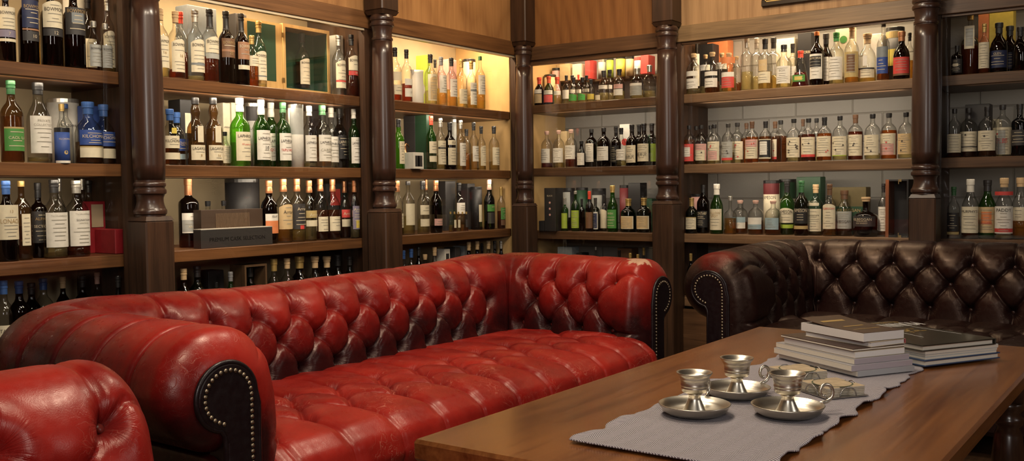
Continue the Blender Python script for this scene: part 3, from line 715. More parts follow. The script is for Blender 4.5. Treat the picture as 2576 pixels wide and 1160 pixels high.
msk = np.clip((-2.98-X)/0.1, 0, 1); edge = msk*np.exp(-((1-Vv)/0.06)**2); edge2 = msk*np.exp(-(Vv/0.05)**2)
Z = TZ+0.0035+0.006*edge*(0.5+0.5*np.sin(X*47+0.6))+0.009*edge2*(0.5+0.5*np.sin(X*43+2.6))
Z = Z+0.004*np.exp(-(U/0.02)**2)
top = np.stack([X, Y, Z], -1).reshape(-1, 3); bot = top.copy(); bot[:, 2] = np.maximum(bot[:, 2]-0.0025, TZ+0.0006)
g = gridfaces(nu, nv); n0 = nu*nv
rimi = [i*nv for i in range(nu)]+[(nu-1)*nv+j for j in range(1, nv)]+[i*nv+nv-1 for i in range(nu-2, -1, -1)]+[j for j in range(nv-2, 0, -1)]
Fr = g.tolist()+(g[:, ::-1]+n0).tolist()+[[rimi[k], n0+rimi[k], n0+rimi[(k+1) % len(rimi)], rimi[(k+1) % len(rimi)]] for k in range(len(rimi))]
run = mk('table_runner', np.concatenate([top, bot]), Fr, runnermat(), None, True)
tag(run, 'grey woven herringbone table runner with wavy edges along the coffee table', 'table runner')
def runz(x, y): return TZ+0.0052

# ------------------------------------------------------------------ candle holders
M_pewter = simple('pewter', (0.58, 0.54, 0.46), 0.33, 1.0, var=0.12, scale=25)
def chamberstick(x, y, az, label, spiral=True):
    r = empty('candle_holder', (x, y, runz(x, y)), 0); tag(r, label, 'candle holder', 'pewter candle holders on the runner')
    s = 0.066
    pan = [(0.0, 0.002), (0.030, 0.0), (0.050, 0.002), (0.060, 0.008), (s, 0.019), (s+0.0012, 0.0205), (s-0.001, 0.0215), (0.058, 0.011), (0.049, 0.006), (0.028, 0.0045), (0.0, 0.005)]
    V, Fc = lathe(pan, 48, False); mk('saucer', V, Fc, M_pewter, r, True)
    st = [(0.0235, 0.0046), (0.0225, 0.007), (0.0175, 0.016), (0.0125, 0.027), (0.0105, 0.034), (0.013, 0.037), (0.0125, 0.040)]
    V, Fc = lathe(st, 32); mk('stem', V, Fc, M_pewter, r, True)
    cup = [(0.012, 0.040), (0.022, 0.042), (0.024, 0.0445), (0.0245, 0.049), (0.0252, 0.050), (0.0246, 0.051), (0.0252, 0.054), (0.0258, 0.055), (0.0253, 0.056), (0.0262, 0.066), (0.0275, 0.0675), (0.0272, 0.069), (0.031, 0.0745), (0.0335, 0.078), (0.0335, 0.0795), (0.031, 0.079), (0.027, 0.073), (0.0225, 0.070), (0.019, 0.069), (0.0, 0.068)]
    V, Fc = lathe(cup, 48, False); mk('candle_cup', V, Fc, M_pewter, r, True)
    P = []
    for k in range(30):
        q = k/29; a = -0.5*PI+q*2.05*PI; rad = 0.0195*(1-0.62*q)
        P.append((s+0.014+rad*math.cos(a)*1.0, 0, 0.038+rad*math.sin(a)))
    P = [(s-0.002, 0, 0.017)]+P
    P = np.array(P); ca, sa = math.cos(az), math.sin(az); P = np.stack([P[:, 0]*ca, P[:, 0]*sa, P[:, 2]], 1)
    rr = np.r_[0.0030, np.linspace(0.0036, 0.0030, 26), 0.0034, 0.0042, 0.0042, 0.003]
    V, Fc = tube(P, rr[:len(P)], 10); mk('handle', V, Fc, M_pewter, r, True)
chamberstick(-3.487, -2.834, math.radians(8), 'pewter candle holder at the front of the runner, handle behind its cup')
chamberstick(-3.299, -2.840, math.radians(-20), 'pewter candle holder standing furthest from the runner end, nearest the coasters' if False else 'pewter candle holder behind the other two, curled handle towards the coasters')
chamberstick(-3.402, -2.982, math.radians(-38), 'pewter candle holder near the runner side edge with a full ring handle')

# ------------------------------------------------------------------ coasters
M_cork = simple('coaster_cork', (0.42, 0.32, 0.20), 0.8, var=0.15, scale=60)
M_cgreen = simple('coaster_print', (0.06, 0.075, 0.03), 0.6)
M_steel = simple('coaster_holder_wire', (0.40, 0.38, 0.36), 0.3, 1.0)
M_coedge = simple('coaster_edge', (0.50, 0.44, 0.34), 0.7)
def coasters(cx, cy, az, where):
    n = 6; th = 0.0032
    h = empty('coaster_holder', (cx, cy, runz(cx, cy)), az); tag(h, 'flat metal coaster holder with round arches %s' % where, 'coaster holder', 'coaster holders')
    m = MB(); m.box((-0.050, -0.050, 0.0), (0.050, 0.050, 0.0015)); m.obj('base_plate', M_steel, h)
    for k in range(4):
        a = k*PI/2; P = []
        for q in np.linspace(0, PI, 14): P.append((0.0505, 0.020*math.cos(q), 0.002+0.019*math.sin(q)))
        P = np.array(P); ca, sa = math.cos(a), math.sin(a); P = np.stack([P[:, 0]*ca-P[:, 1]*sa, P[:, 0]*sa+P[:, 1]*ca, P[:, 2]], 1)
        V, Fc = tube(P, 0.0011, 6); mk('arch', V, Fc, M_steel, h, True)
    names = ['topmost', 'second from top', 'third from top', 'third from bottom', 'second from bottom', 'bottom']
    for i in range(n):
        z = runz(cx, cy)+0.0018+i*th
        o_ = [( (random.random()-.5)*0.0014), ((random.random()-.5)*0.0014)]
        pts = []
        for q in range(4):
            c_, s_ = math.cos(q*PI/2), math.sin(q*PI/2)
            for (x, y) in ((0.047, -0.044), (0.047, -0.017), (0.036, -0.011), (0.034, 0.0), (0.036, 0.011), (0.047, 0.017), (0.047, 0.044)):
                pts.append((x*c_-y*s_, x*s_+y*c_))
        pts = np.array(pts)*0.97; k = len(pts)
        V = np.concatenate([np.c_[pts, np.zeros(k)], np.c_[pts, np.full(k, th*0.82)]])
        Fc = [list(range(k))[::-1], [k+j for j in range(k)]]+[[j, (j+1) % k, k+(j+1) % k, k+j] for j in range(k)]
        mi = [0, 0]+[1]*k
        m = MB(); m.add(V, Fc); m.MI = mi
        if i == n-1:
            Vd, Fd = lathe([(0.041, th*0.82), (0.041, th*0.82+0.0003)], 32); m.add(Vd, Fd, 2); Vd, Fd = lathe([(0.038, th*0.82+0.0003), (0.038, th*0.82+0.0006)], 32); m.add(Vd, Fd, 0)
        o = m.obj('coaster', [M_cork, M_coedge, M_cgreen], None, loc=(cx+o_[0], cy+o_[1], z)); o.rotation_euler = (0, 0, az+(random.random()-.5)*0.01)
        tag(o, 'tan notched coaster, %s of the stack %s' % (names[n-1-i], where), 'coaster', 'coasters in two stacks')
p1 = (-3.046, -2.878); p2 = (-3.163, -2.990)
coasters(p1[0], p1[1], math.radians(-35), 'close to the magazines')
coasters(p2[0], p2[1], math.radians(-35), 'beside the ring handle')

# ------------------------------------------------------------------ books
M_page = simple('book_paper', (0.66, 0.60, 0.50), 0.8, var=0.03, scale=300)
M_pagew = simple('book_paper_white', (0.72, 0.69, 0.66), 0.8, var=0.02, scale=300)
M_blackc = simple('black_cover', (0.030, 0.026, 0.018), 0.28, coat=0.2)
M_title = simple('white_print', (0.72, 0.70, 0.66), 0.5)
M_gold = simple('gold_print', (0.48, 0.32, 0.10), 0.35, metal=0.3)
def book(px, py, z0, L_, S_, th, az, label, page, cover, cov=0.0012, hard=0.0, spine=None, group=None, spine_side='S', curl=0.0, extra=None):
    """near corner at (px, py); long edge runs at az+90 deg, short edge at az"""
    r = empty('book', (px, py, z0), az); tag(r, label, 'book', group)
    V, Fc = boxgeo(np.array([hard, hard, cov]), np.array([S_-hard, L_-hard, th-cov]))
    mk('page_block', V, Fc, page, r)
    for nm, za, zb in (('back_cover', 0, cov), ('front_cover', th-cov, th)):
        if nm == 'front_cover' and curl:
            n = 24; u = np.linspace(0, 1, n); zc = th+curl*np.clip((u-0.25)/0.75, 0, 1)**2
            P_ = []
            for k in range(n):
                for x in (0, S_): P_.append((x, L_*u[k], zc[k]-cov)); P_.append((x, L_*u[k], zc[k]))
            P_ = np.array(P_); Fq = []
            for k in range(n-1):
                a, b = 4*k, 4*k+4
                Fq += [[a+1, a+3, b+3, b+1], [a, b, b+2, a+2], [a, a+1, b+1, b], [a+2, b+2, b+3, a+3]]
            Fq += [[0, 2, 3, 1], [4*n-4, 4*n-3, 4*n-1, 4*n-2]]
            o = mk(nm, P_, Fq, cover, r)
        else:
            V, Fc = boxgeo(np.array([0, 0, za]), np.array([S_, L_, zb]), 0.0004); o = mk(nm, V, Fc, cover, r)
        if nm == 'front_cover': fc = o
    if spine is not None:
        if spine_side == 'S': lo, hi = (-0.0, -0.0012, 0), (S_, -0.0001, th)
        else: lo, hi = (S_+0.0001, 0, 0), (S_+0.0026, L_, th)
        V, Fc = boxgeo(np.array(lo), np.array(hi), 0.0005); mk('spine', V, Fc, spine, r)
    if extra: extra(r, fc)
    return r
AZ = math.radians(-31.5)
bx, by = -2.974, -2.986
z = TZ+0.0057
G = 'books and magazines on the table'
mcov = simple('magazine_cover_grey', (0.34, 0.33, 0.34), 0.4); mgr = simple('magazine_spine_grey', (0.36, 0.36, 0.37), 0.4); mli = simple('magazine_spine_lilac', (0.40, 0.35, 0.38), 0.4)
mdk = simple('dark_brown_cover', (0.05, 0.026, 0.018), 0.35); mrd = simple('red_cover_edge', (0.40, 0.10, 0.10), 0.4); mtan = simple('tan_cover', (0.45, 0.36, 0.24), 0.5)
cs, sn = math.cos(AZ), math.sin(AZ)
def off(a, b): return bx+a*cs-b*sn, by+a*sn+b*cs
book(*off(0.002, 0.0), z, 0.270, 0.166, 0.0125, AZ, 'grey magazine at the very bottom of the taller stack, lying on the runner', M_page, mcov, spine=mgr, group=G)
book(*off(-0.012, 0.004), z+0.0126, 0.271, 0.176, 0.0135, AZ-0.01, 'brownish grey magazine second from the bottom of the taller stack', M_page, mcov, spine=mli, group=G)
book(*off(0.0, 0.008), z+0.0263, 0.268, 0.161, 0.0125, AZ+0.008, 'lilac grey magazine third from the bottom of the taller stack', M_page, mcov, spine=mli, group=G)
book(*off(0.006, 0.012), z+0.0390, 0.240, 0.146, 0.0150, AZ+0.01, 'thick white paged book in the middle of the taller stack', M_pagew, mtan, group=G)
book(*off(0.002, 0.014), z+0.0541, 0.244, 0.152, 0.0062, AZ+0.015, 'slim dark covered book under the small hardback in the taller stack', M_page, mdk, group=G, cov=0.0016)
book(*off(0.052, 0.012), z+0.0604, 0.200, 0.112, 0.0115, AZ+0.10, 'small hardback with reddish spine just below the top paperback', M_pagew, mtan, hard=0.002, spine=mrd, spine_side='L', group=G)
def pbx(r, fc):
    m = MB()
    for (a, b, c, d) in ((0.02, 0.05, 0.10, 0.054), (0.03, 0.09, 0.09, 0.097), (0.02, 0.15, 0.09, 0.163)):
        u = lambda y: 0.0205+0.011*max(0, (y/0.204-0.25)/0.75)**2+0.0004
        m.add([(a, b, u(b)), (c, b, u(b)), (c, d, u(d)), (a, d, u(d))], [[0, 1, 2, 3]])
    m.obj('cover_print', M_gold, fc)
book(*off(0.038, 0.020), z+0.0722, 0.204, 0.122, 0.0205, AZ+0.03, 'thick white paged paperback with curled dark cover on top of the taller stack', M_pagew, mdk, cov=0.0008, group=G, curl=0.011, extra=pbx)
# second stack
AZ2 = math.radians(-31)
b2 = np.array([-2.772, -3.079]); c2_, s2_ = math.cos(AZ2), math.sin(AZ2)
def off2(a, b): return b2[0]+a*c2_-b*s2_, b2[1]+a*s2_+b*c2_
mblue = simple('navy_cover', (0.030, 0.055, 0.12), 0.35); mwh = simple('white_cover', (0.55, 0.56, 0.54), 0.4)
book(*off2(0.006, -0.002), z, 0.300, 0.250, 0.0148, AZ2+0.02, 'flat blue hardback at the bottom of the lower stack', M_page, mblue, cov=0.0026, hard=0.004, group=G)
book(*off2(0.012, 0.004), z+0.0149, 0.290, 0.232, 0.0062, AZ2, 'thin pale paperback resting directly on the blue hardback', M_page, mwh, group=G)
book(*off2(0.014, 0.006), z+0.0212, 0.290, 0.232, 0.0052, AZ2-0.01, 'thin pale paperback second under the large black book', M_page, mwh, group=G)
book(*off2(0.012, 0.004), z+0.0265, 0.300, 0.238, 0.0090, AZ2, 'pale cream paperback lying directly under the large black book', M_page, mwh, group=G)
def blk(r, fc):
    m = MB(); S_, L_, zt = 0.236, 0.345, 0.0148
    g, f = textgeo('MUNINN'); s = 0.052
    # lettering faces the far side of the book
    m.add(np.c_[0.200-g[:, 0]*0.039, 0.305-g[:, 1]*0.080, np.full(len(g), zt+0.0004)], f)
    g, f = textgeo('the story of'); s = 0.024
    m.add(np.c_[0.190-g[:, 0]*s, 0.330-g[:, 1]*0.03, np.full(len(g), zt+0.0004)], f, 1)
    m.add([(0.108, 0.193, zt+.0004), (0.096, 0.090, zt+.0004), (0.098, 0.090, zt+.0004), (0.110, 0.193, zt+.0004)], [[0, 1, 2, 3]])
    m.add([(0.209, 0.237, zt+.0004), (0.219, 0.085, zt+.0004), (0.221, 0.085, zt+.0004), (0.211, 0.237, zt+.0004)], [[0, 1, 2, 3]])
    for k in range(16):
        x, y, w, h = 0.125+0.06*random.random(), 0.15+0.06*random.random(), 0.004+0.016*random.random(), 0.002+0.005*random.random()
        m.add([(x, y, zt+.0004), (x+w, y, zt+.0004), (x+w, y+h, zt+.0004), (x, y+h, zt+.0004)], [[0, 1, 2, 3]], 1)
    m.obj('cover_lettering', [M_title, M_gold], fc)
book(*off2(0.0, 0.0), z+0.0357, 0.345, 0.236, 0.0148, AZ2, 'large black hardback with white and gold title on top of the lower stack', M_page, M_blackc, cov=0.0024, hard=0.005, spine=M_blackc, spine_side='L', group=G, extra=blk)

# ------------------------------------------------------------------ framed picture on the frieze
pf = empty('framed_picture', (-0.012, 0, 0)); tag(pf, 'black framed picture with gold lines hanging on the oak frieze', 'picture')
y0, y1, zb, zt = -1.632, -2.25, 2.012, 2.46
m = MB(); w = 0.034
for lo, hi in (((-0.022, y1, zb), (-0.0005, y0, zb+w)), ((-0.022, y1, zt-w), (-0.0005, y0, zt)), ((-0.022, y0-w, zb+w), (-0.0005, y0, zt-w)), ((-0.022, y1, zb+w), (-0.0005, y1+w, zt-w))): m.box(lo, hi, bev=0.003)
m.obj('frame', simple('black_frame', (0.03, 0.02, 0.012), 0.3), pf)
m = MB(); w2 = w+0.012
for (w_a, w_b) in ((w-0.012, w-0.006), (w, w+0.006)):
    for lo, hi in (((-0.0235, y1+w_a, zb+w_a), (-0.010, y0-w_a, zb+w_b)), ((-0.0235, y0-w_b, zb+w_a), (-0.010, y0-w_a, zt-w_a)), ((-0.0235, y1+w_a, zb+w_a), (-0.010, y1+w_b, zt-w_a))): m.box(lo, hi)
m.obj('gold_trim', M_gold, pf)
V, Fc = boxgeo(np.array([-0.012, y1+w, zb+w]), np.array([-0.004, y0-w, zt-w])); mk('mat_board', V, Fc, simple('mat_board', (0.62, 0.56, 0.42), 0.7), pf)

# ------------------------------------------------------------------ bottles
GL = dict(c=('clear', (0.965, 0.965, 0.94), 0.42, 0.0), g=('green', (0.17, 0.44, 0.09), 0.3, 0.10), G=('bright green', (0.32, 0.70, 0.10), 0.4, 0.18), d=('dark', (0.10, 0.045, 0.025), 0.4, 0.05),
          e=('dark green', (0.05, 0.10, 0.03), 0.4, 0.06), t=('blue black', (0.05, 0.09, 0.12), 0.4, 0.06), b=('brown', (0.60, 0.42, 0.22), 0.4, 0.06), a=('clear', (0.975, 0.975, 0.96), 0.5, 0.0))
LQ = dict(a=('amber whisky', (0.93, 0.60, 0.20)), p=('pale gold whisky', (0.96, 0.87, 0.55)), r=('red-brown whisky', (0.52, 0.16, 0.07)), o=('orange whisky', (0.92, 0.42, 0.12)), m=('brown whisky', (0.62, 0.30, 0.11)), g=('golden whisky', (0.95, 0.76, 0.34)), v=('purple-red spirit', (0.62, 0.10, 0.10)))
CP = dict(k=('black', (0.015, 0.014, 0.014), 0.35, 0), c=('copper', (0.46, 0.20, 0.09), 0.35, 0.6), n=('cork', (0.50, 0.34, 0.18), 0.7, 0), w=('white', (0.68, 0.64, 0.56), 0.5, 0), s=('silver', (0.55, 0.52, 0.46), 0.3, 0.8), b=('blue', (0.035, 0.09, 0.26), 0.35, 0.1),
          r=('red', (0.62, 0.06, 0.03), 0.4, 0), y=('gold', (0.52, 0.35, 0.12), 0.35, 0.6), g=('green', (0.025, 0.10, 0.035), 0.4, 0), v=('bright green', (0.07, 0.32, 0.08), 0.4, 0), p=('pink', (0.62, 0.38, 0.30), 0.6, 0), u=('brown', (0.10, 0.05, 0.025), 0.4, 0), e=('grey', (0.22, 0.22, 0.23), 0.4, 0.2), o=('orange', (0.70, 0.22, 0.06), 0.5, 0))
LC = dict(cr=('cream', (0.70, 0.62, 0.45)), wh=('white', (0.74, 0.70, 0.62)), gr=('grey', (0.36, 0.36, 0.33)), dk=('dark', (0.035, 0.032, 0.032)), bl=('blue', (0.03, 0.07, 0.27)), gn=('green', (0.07, 0.25, 0.05)), rd=('red', (0.60, 0.06, 0.05)), og=('orange', (0.68, 0.22, 0.08)),
          go=('gold', (0.46, 0.34, 0.14)), ta=('tan', (0.58, 0.42, 0.22)), pk=('pink', (0.62, 0.34, 0.30)), sl=('slate', (0.20, 0.22, 0.23)), bk=('black', (0.014, 0.013, 0.014)), co=('copper', (0.34, 0.17, 0.09)), lb=('light blue', (0.30, 0.40, 0.44)), nv=('navy', (0.015, 0.022, 0.07)), ye=('yellow', (0.62, 0.48, 0.08)), pu=('purple grey', (0.22, 0.19, 0.26)), br=('brown', (0.16, 0.08, 0.04)), dg=('dark green', (0.014, 0.050, 0.022)), dr=('dark red', (0.15, 0.022, 0.025)), dy=('dull gold', (0.10, 0.075, 0.028)), lg=('lime', (0.34, 0.46, 0.05)))
def gmat(k): n, c, e, b = GL[k]; return glassm('bottle_'+n.replace(' ', '_')+k, c, e, 1.0, b)
def lmat(k):
    n, c = LQ[k]; return glassm('liquid_'+k, c, 0.42, 0.5, 0.16, 0.08)
def cmat(k): n, c, r, mt = CP[k]; return simple('cap_'+n, c, r, mt)
def pmat(k): n, c = LC[k]; return simple('paper_'+n.replace(' ', '_'), c, 0.55, var=0.06, scale=60)
INK_D = simple('ink_dark', (0.045, 0.035, 0.03), 0.6); INK_L = simple('ink_cream', (0.62, 0.52, 0.36), 0.6); INK_R = simple('ink_red', (0.55, 0.06, 0.05), 0.6); INK_G = simple('ink_gold', (0.40, 0.27, 0.12), 0.5); INK_T = simple('ink_grey', (0.34, 0.31, 0.25), 0.6)
INK = dict(d=INK_D, l=INK_L, r=INK_R, g=INK_G, t=INK_T)
STY = {
 's': [(0, 0), (.93, 0), (1, .02), (1, .57), (.97, .605), (.86, .65), (.64, .695), (.46, .725), (.37, .76), (.345, .80), (.335, .90), (.38, .905), (.38, .93), (.33, .935), (.33, .955)],
 'b': [(0, 0), (.93, 0), (1, .02), (1, .55), (.96, .60), (.80, .655), (.56, .70), (.42, .73), (.37, .755), (.40, .80), (.41, .83), (.36, .875), (.33, .90), (.38, .905), (.38, .93), (.33, .955)],
 'l': [(0, 0), (.93, 0), (1, .02), (1, .50), (.95, .56), (.78, .615), (.55, .655), (.47, .685), (.46, .72), (.56, .77), (.57, .81), (.45, .87), (.37, .90), (.40, .905), (.40, .93), (.35, .955)],
 'h': [(0, 0), (.93, 0), (1, .02), (1, .62), (.96, .66), (.72, .70), (.45, .725), (.36, .75), (.34, .90), (.38, .905), (.38, .93), (.33, .955)],
 'q': [(0, 0), (.92, 0), (1, .025), (1, .56), (.97, .62), (.84, .69), (.58, .745), (.36, .78), (.30, .81), (.285, .91), (.32, .915), (.32, .94), (.28, .955)],
 'i': [(0, 0), (.93, 0), (1, .02), (1, .60), (.95, .655), (.70, .715), (.45, .755), (.33, .79), (.31, .92), (.34, .925), (.34, .95), (.3, .955)],
 'k': [(0, 0), (.93, 0), (1, .03), (1.0, .40), (.98, .50), (.86, .60), (.62, .675), (.42, .72), (.36, .76), (.36, .90), (.42, .905), (.42, .93), (.36, .955)],
 'o': [(0, 0), (.95, 0), (1, .025), (.92, .10), (.72, .33), (.50, .58), (.33, .76), (.25, .83), (.24, .92), (.28, .93), (.28, .955)],
 'f': [(0, 0), (.95, 0), (1, .03), (1, .44), (.97, .50), (.86, .56), (.55, .61), (.30, .64), (.25, .68), (.25, .88), (.30, .89), (.30, .94), (.25, .955)],
 't': [(0, 0), (.93, 0), (1, .02), (.98, .50), (.93, .58), (.72, .66), (.50, .72), (.41, .77), (.38, .90), (.43, .905), (.43, .93), (.38, .955)],
 'n': [(0, 0), (.93, 0), (1, .02), (1, .50), (.92, .57), (.62, .68), (.42, .76), (.38, .90), (.42, .905), (.42, .955)],
}
CAPZ = {'s': .83, 'b': .84, 'l': .90, 'h': .80, 'q': .90, 'i': .925, 'k': .80, 'o': .86, 'f': .885, 't': .85, 'n': .88}
PLACED = {}
def wallpos(w, x, y, d):
    """where the sight line through (x, y) meets the plane d behind the glass: (u along wall, z)"""
    p = hit(x, y, 1 if w == 'A' else 0, d); return (p[0] if w == 'A' else p[1]), p[2]
def depth_of(w, u, d, z):
    P_ = np.array([u, d, z]) if w == 'A' else np.array([d, u, z]); return float((P_-CAM) @ Fv)
def free(key, u, d, r):
    for (u2, d2, ru, rd) in PLACED.setdefault(key, []):
        if ru == rd:
            if math.hypot(u-u2, d-d2) < (r+ru)+0.003: return False
        elif abs(u-u2) < r+ru+0.001 and abs(d-d2) < r+rd+0.001: return False
    return True
ORD = ['first', 'second', 'third', 'fourth', 'fifth', 'sixth', 'seventh', 'eighth', 'ninth', 'tenth', 'eleventh', 'twelfth', 'thirteenth', 'fourteenth', 'fifteenth', 'sixteenth', 'seventeenth', 'eighteenth', 'nineteenth', 'twentieth'] + ['twenty-'+q for q in ('first', 'second', 'third', 'fourth', 'fifth', 'sixth', 'seventh', 'eighth', 'ninth')] + ['thirtieth'] + ['thirty-'+q for q in ('first', 'second', 'third', 'fourth')]
SHN = ['top shelf', 'second shelf', 'third shelf', 'bottom shelf']
ITEMS = []
def wrap(Rr, pts_x, z, ang0=0.0):
    a = pts_x/Rr+ang0; return np.stack([Rr*np.sin(a), -Rr*np.cos(a), z], 1)
def label_part(root, R, Hh, bands, texts, seed, half=1.18, lines=True, pips=None, ytop=None):
    """paper label following the front of the bottle"""
    rnd = random.Random(seed); mats = []; m = MB()
    def idx(mt):
        if mt not in mats: mats.append(mt)
        return mats.index(mt)
    z_all = [b[1] for b in bands]+[b[2] for b in bands]
    for kb, (c, a, b, hw) in enumerate(bands):
        n = 13; xs = np.linspace(-hw, hw, n)*R; Rr = R*1.006+0.0003+0.00045*kb
        arch = c.isupper(); cc = c.lower()
        zt = np.full(n, b)*Hh
        if arch: zt = (b-0.05*(np.linspace(-1, 1, n)**2))*Hh
        V = np.concatenate([wrap(Rr, xs, np.full(n, a*Hh)), wrap(Rr, xs, zt)])
        m.add(V, [[i, i+1, n+i+1, n+i] for i in range(n-1)], idx(pmat(cc)))
    for (s, zc, size, ink, dx) in texts:
        g, f = textgeo(s); Rr = R*1.008+0.0022; k = size*Hh
        wmax = g[:, 0].max()-g[:, 0].min(); sx = min(k, 2*1.02*R/max(wmax, 1e-3))
        m.add(wrap(Rr, g[:, 0]*sx+dx*R, zc*Hh+(g[:, 1]-0.35)*k), f, idx(INK[ink]))
    if lines:
        c, a, b, hw = bands[0]
        dark = c.lower() in ('dk', 'bl', 'bk', 'nv', 'sl', 'br', 'gn', 'pu', 'dg')
        ink = INK_L if dark else INK_T
        used = [t_[1] for t_ in texts]
        z = b-0.055
        while z > a+0.03:
            if all(abs(z-q) > 0.035 for q in used):
                w_ = hw*R*(0.25+0.5*rnd.random()); n = 6; xs = np.linspace(-w_, w_, n); Rr = R*1.007+0.0018; t_ = 0.0022*Hh/0.3*0.9
                V = np.concatenate([wrap(Rr, xs, np.full(n, z*Hh)), wrap(Rr, xs, np.full(n, z*Hh+t_*0.0045/0.0035))])
                m.add(V, [[i, i+1, n+i+1, n+i] for i in range(n-1)], idx(ink))
            z -= 0.038+0.03*rnd.random()
    if pips:
        kind, col, cnt = pips; c, a, b, hw = bands[0]; Rr = R*1.008+0.0022
        for k in range(cnt):
            x = (rnd.random()*1.5-0.75)*hw*R; zz = (a+0.05+(b-a-0.1)*rnd.random())*Hh; s = 0.0058
            if kind == 'd': sh = np.array([(0, -1), (.75, 0), (0, 1), (-.75, 0)]); fs = [[0, 1, 2, 3]]
            elif kind == 'h': sh = np.array([(0, -1), (.9, .2), (.8, .7), (.4, .85), (0, .5), (-.4, .85), (-.8, .7), (-.9, .2)]); fs = [[0, 1, 2, 3, 4], [0, 4, 5, 6, 7]]
            elif kind == 's': sh = np.array([(0, 1), (-.9, -.2), (-.7, -.7), (-.1, -.3), (-.3, -1), (.3, -1), (.1, -.3), (.7, -.7), (.9, -.2)]); fs = [list(range(9))]
            else:
                sh = []; fs = []
                for (qx, qy) in ((0, .45), (-.5, -.2), (.5, -.2)):
                    o_ = len(sh); sh += [(qx+.45*math.cos(q), qy+.45*math.sin(q)) for q in np.linspace(0, 2*PI, 9)[:-1]]; fs.append([o_+q for q in range(8)])
                o_ = len(sh); sh += [(-.12, -1), (.12, -1), (.06, 0), (-.06, 0)]; fs.append([o_, o_+1, o_+2, o_+3]); sh = np.array(sh)
            m.add(wrap(Rr, np.asarray(sh)[:, 0]*s+x, zz+np.asarray(sh)[:, 1]*s), fs, idx(INK_R if col == 'r' else INK_D))
    return m.obj('label', mats, root, True)
NB = 0
def bottle(cab, sh, x, w, top, row, sty, gl, lq, cap, labs, opts, look=None):
    global NB
    c = CABS[cab]; wl = c['w']; zs = c['z'][sh]; key = (cab, sh)
    rowd = (0.0, 0.085, 0.17, 0.26)[row]
    d = 0.05+rowd
    for it in range(3):
        u, zt = wallpos(wl, x, top+60, d); dep = depth_of(wl, u, d, zs+0.15); R = w/2*dep/FPX; d = max(d, 0.044+R+rowd)
    lo_u, hi_u = min(c['a'], c['b'])+0.015, max(c['a'], c['b'])-0.006
    if cab == 'A2': hi_u -= 0.055
    if cab == 'B1': hi_u -= 0.01
    ok = False
    for shrink, slack in ((1.0, 0.02), (0.9, 0.045), (0.8, 0.075), (0.68, 0.085)):
        dd = d
        while dd < 0.462-R:
            u, _ = wallpos(wl, x, top+60, dd); dep = depth_of(wl, u, dd, zs+0.15); R = w/2*dep/FPX*shrink
            uc = min(max(u, lo_u+R+0.001), hi_u-R-0.001)
            if abs(uc-u) < slack and free(key, uc, dd, R): u = uc; ok = True; break
            dd += 0.008
        if ok: break
    if not ok: print('NOPLACE', cab, sh, x, w, row); return
    d = dd; PLACED[key].append((u, d, R, R))
    _, zt = wallpos(wl, x, top, d)
    up = (c['z'][sh-1]-ST if sh else c['rail'][1]+0.05)-0.004
    Hh = min(max(zt-zs, 0.05), up-zs, 0.345)
    loc = (u, d, zs+0.0004) if wl == 'A' else (d, u, zs+0.0004)
    NB += 1; rnd = random.Random(NB)
    yaw = (rnd.random()-.5)*0.30
    root = empty('bottle', loc, (0 if wl == 'A' else -PI/2)+yaw)
    prof = [(r*R, z*Hh) for r, z in STY[sty]]
    seg = 20 if w > 24 else 14
    V, Fc = lathe(prof, seg); mk('glass_body', V, Fc, gmat(gl), root, True)
    if lq and lq != 'x':
        lv = float(lq[1:] or 6)/10*0.70 if len(lq) > 1 else 0.5
        P_ = []
        for i, (r, z) in enumerate(STY[sty]):
            if z > lv: break
            P_.append((max(0, r*0.93)*R, max(z, 0.022)*Hh))
        rr = np.interp(lv, [q[1] for q in STY[sty]], [q[0] for q in STY[sty]]); P_ += [(rr*0.93*R, lv*Hh), (0, lv*Hh)]
        V, Fc = lathe(P_, seg, False); mk('whisky', V, Fc, lmat(lq[0]), root, True)
    if cap and cap != 'x':
        z0 = CAPZ[sty]
        if len(cap) > 1: z0 -= 0.022*int(cap[1:])
        pr = [q for q in STY[sty]]; zz = [q[1] for q in pr]; rr = [q[0] for q in pr]
        P_ = []
        zk = [z0]+[z for z in zz if z0 < z < 0.95]
        for z in zk: P_.append((np.interp(z, zz[1:], rr[1:])*R*1.05+0.0004, z*Hh))
        tr = np.interp(0.93, zz[1:], rr[1:])*R*1.10
        if cap[0] in 'npw' and sty in 'qnkf': tr *= 1.12
        P_ += [(tr, 0.952*Hh), (tr, 0.992*Hh), (tr*0.9, 1.0*Hh), (0, 1.0*Hh)]
        V, Fc = lathe(P_, seg if w > 24 else 12); mk('cap', V, Fc, cmat(cap[0]), root, w <= 0)
    bands = []; texts = []; pips = None; half = 1.2
    if labs and labs != 'x':
        for q in labs.split(','):
            p_ = q.split('.'); bands.append((p_[0], int(p_[1])/100, int(p_[2])/100, float(p_[3])/100 if len(p_) > 3 else half))
    for o_ in opts:
        if o_[0] == '"':
            s = o_[1:].split('@'); bnd = bands[0]; pos = int(s[1])/100 if len(s) > 1 and s[1] else bnd[2]-0.075
            sz = int(s[2])/1000 if len(s) > 2 and s[2] else 0.062
            ink = s[3] if len(s) > 3 else ('l' if bnd[0].lower() in ('dk', 'bl', 'bk', 'nv', 'sl', 'br', 'gn', 'pu', 'co') else 'd')
            texts.append((s[0].replace('_', ' '), pos, sz, ink, 0))
        elif o_[0] == '&': pips = (o_[1], o_[2], int(o_[3:]))
    if bands: label_part(root, R, Hh, bands, texts, NB, lines=(w > 20), pips=pips)
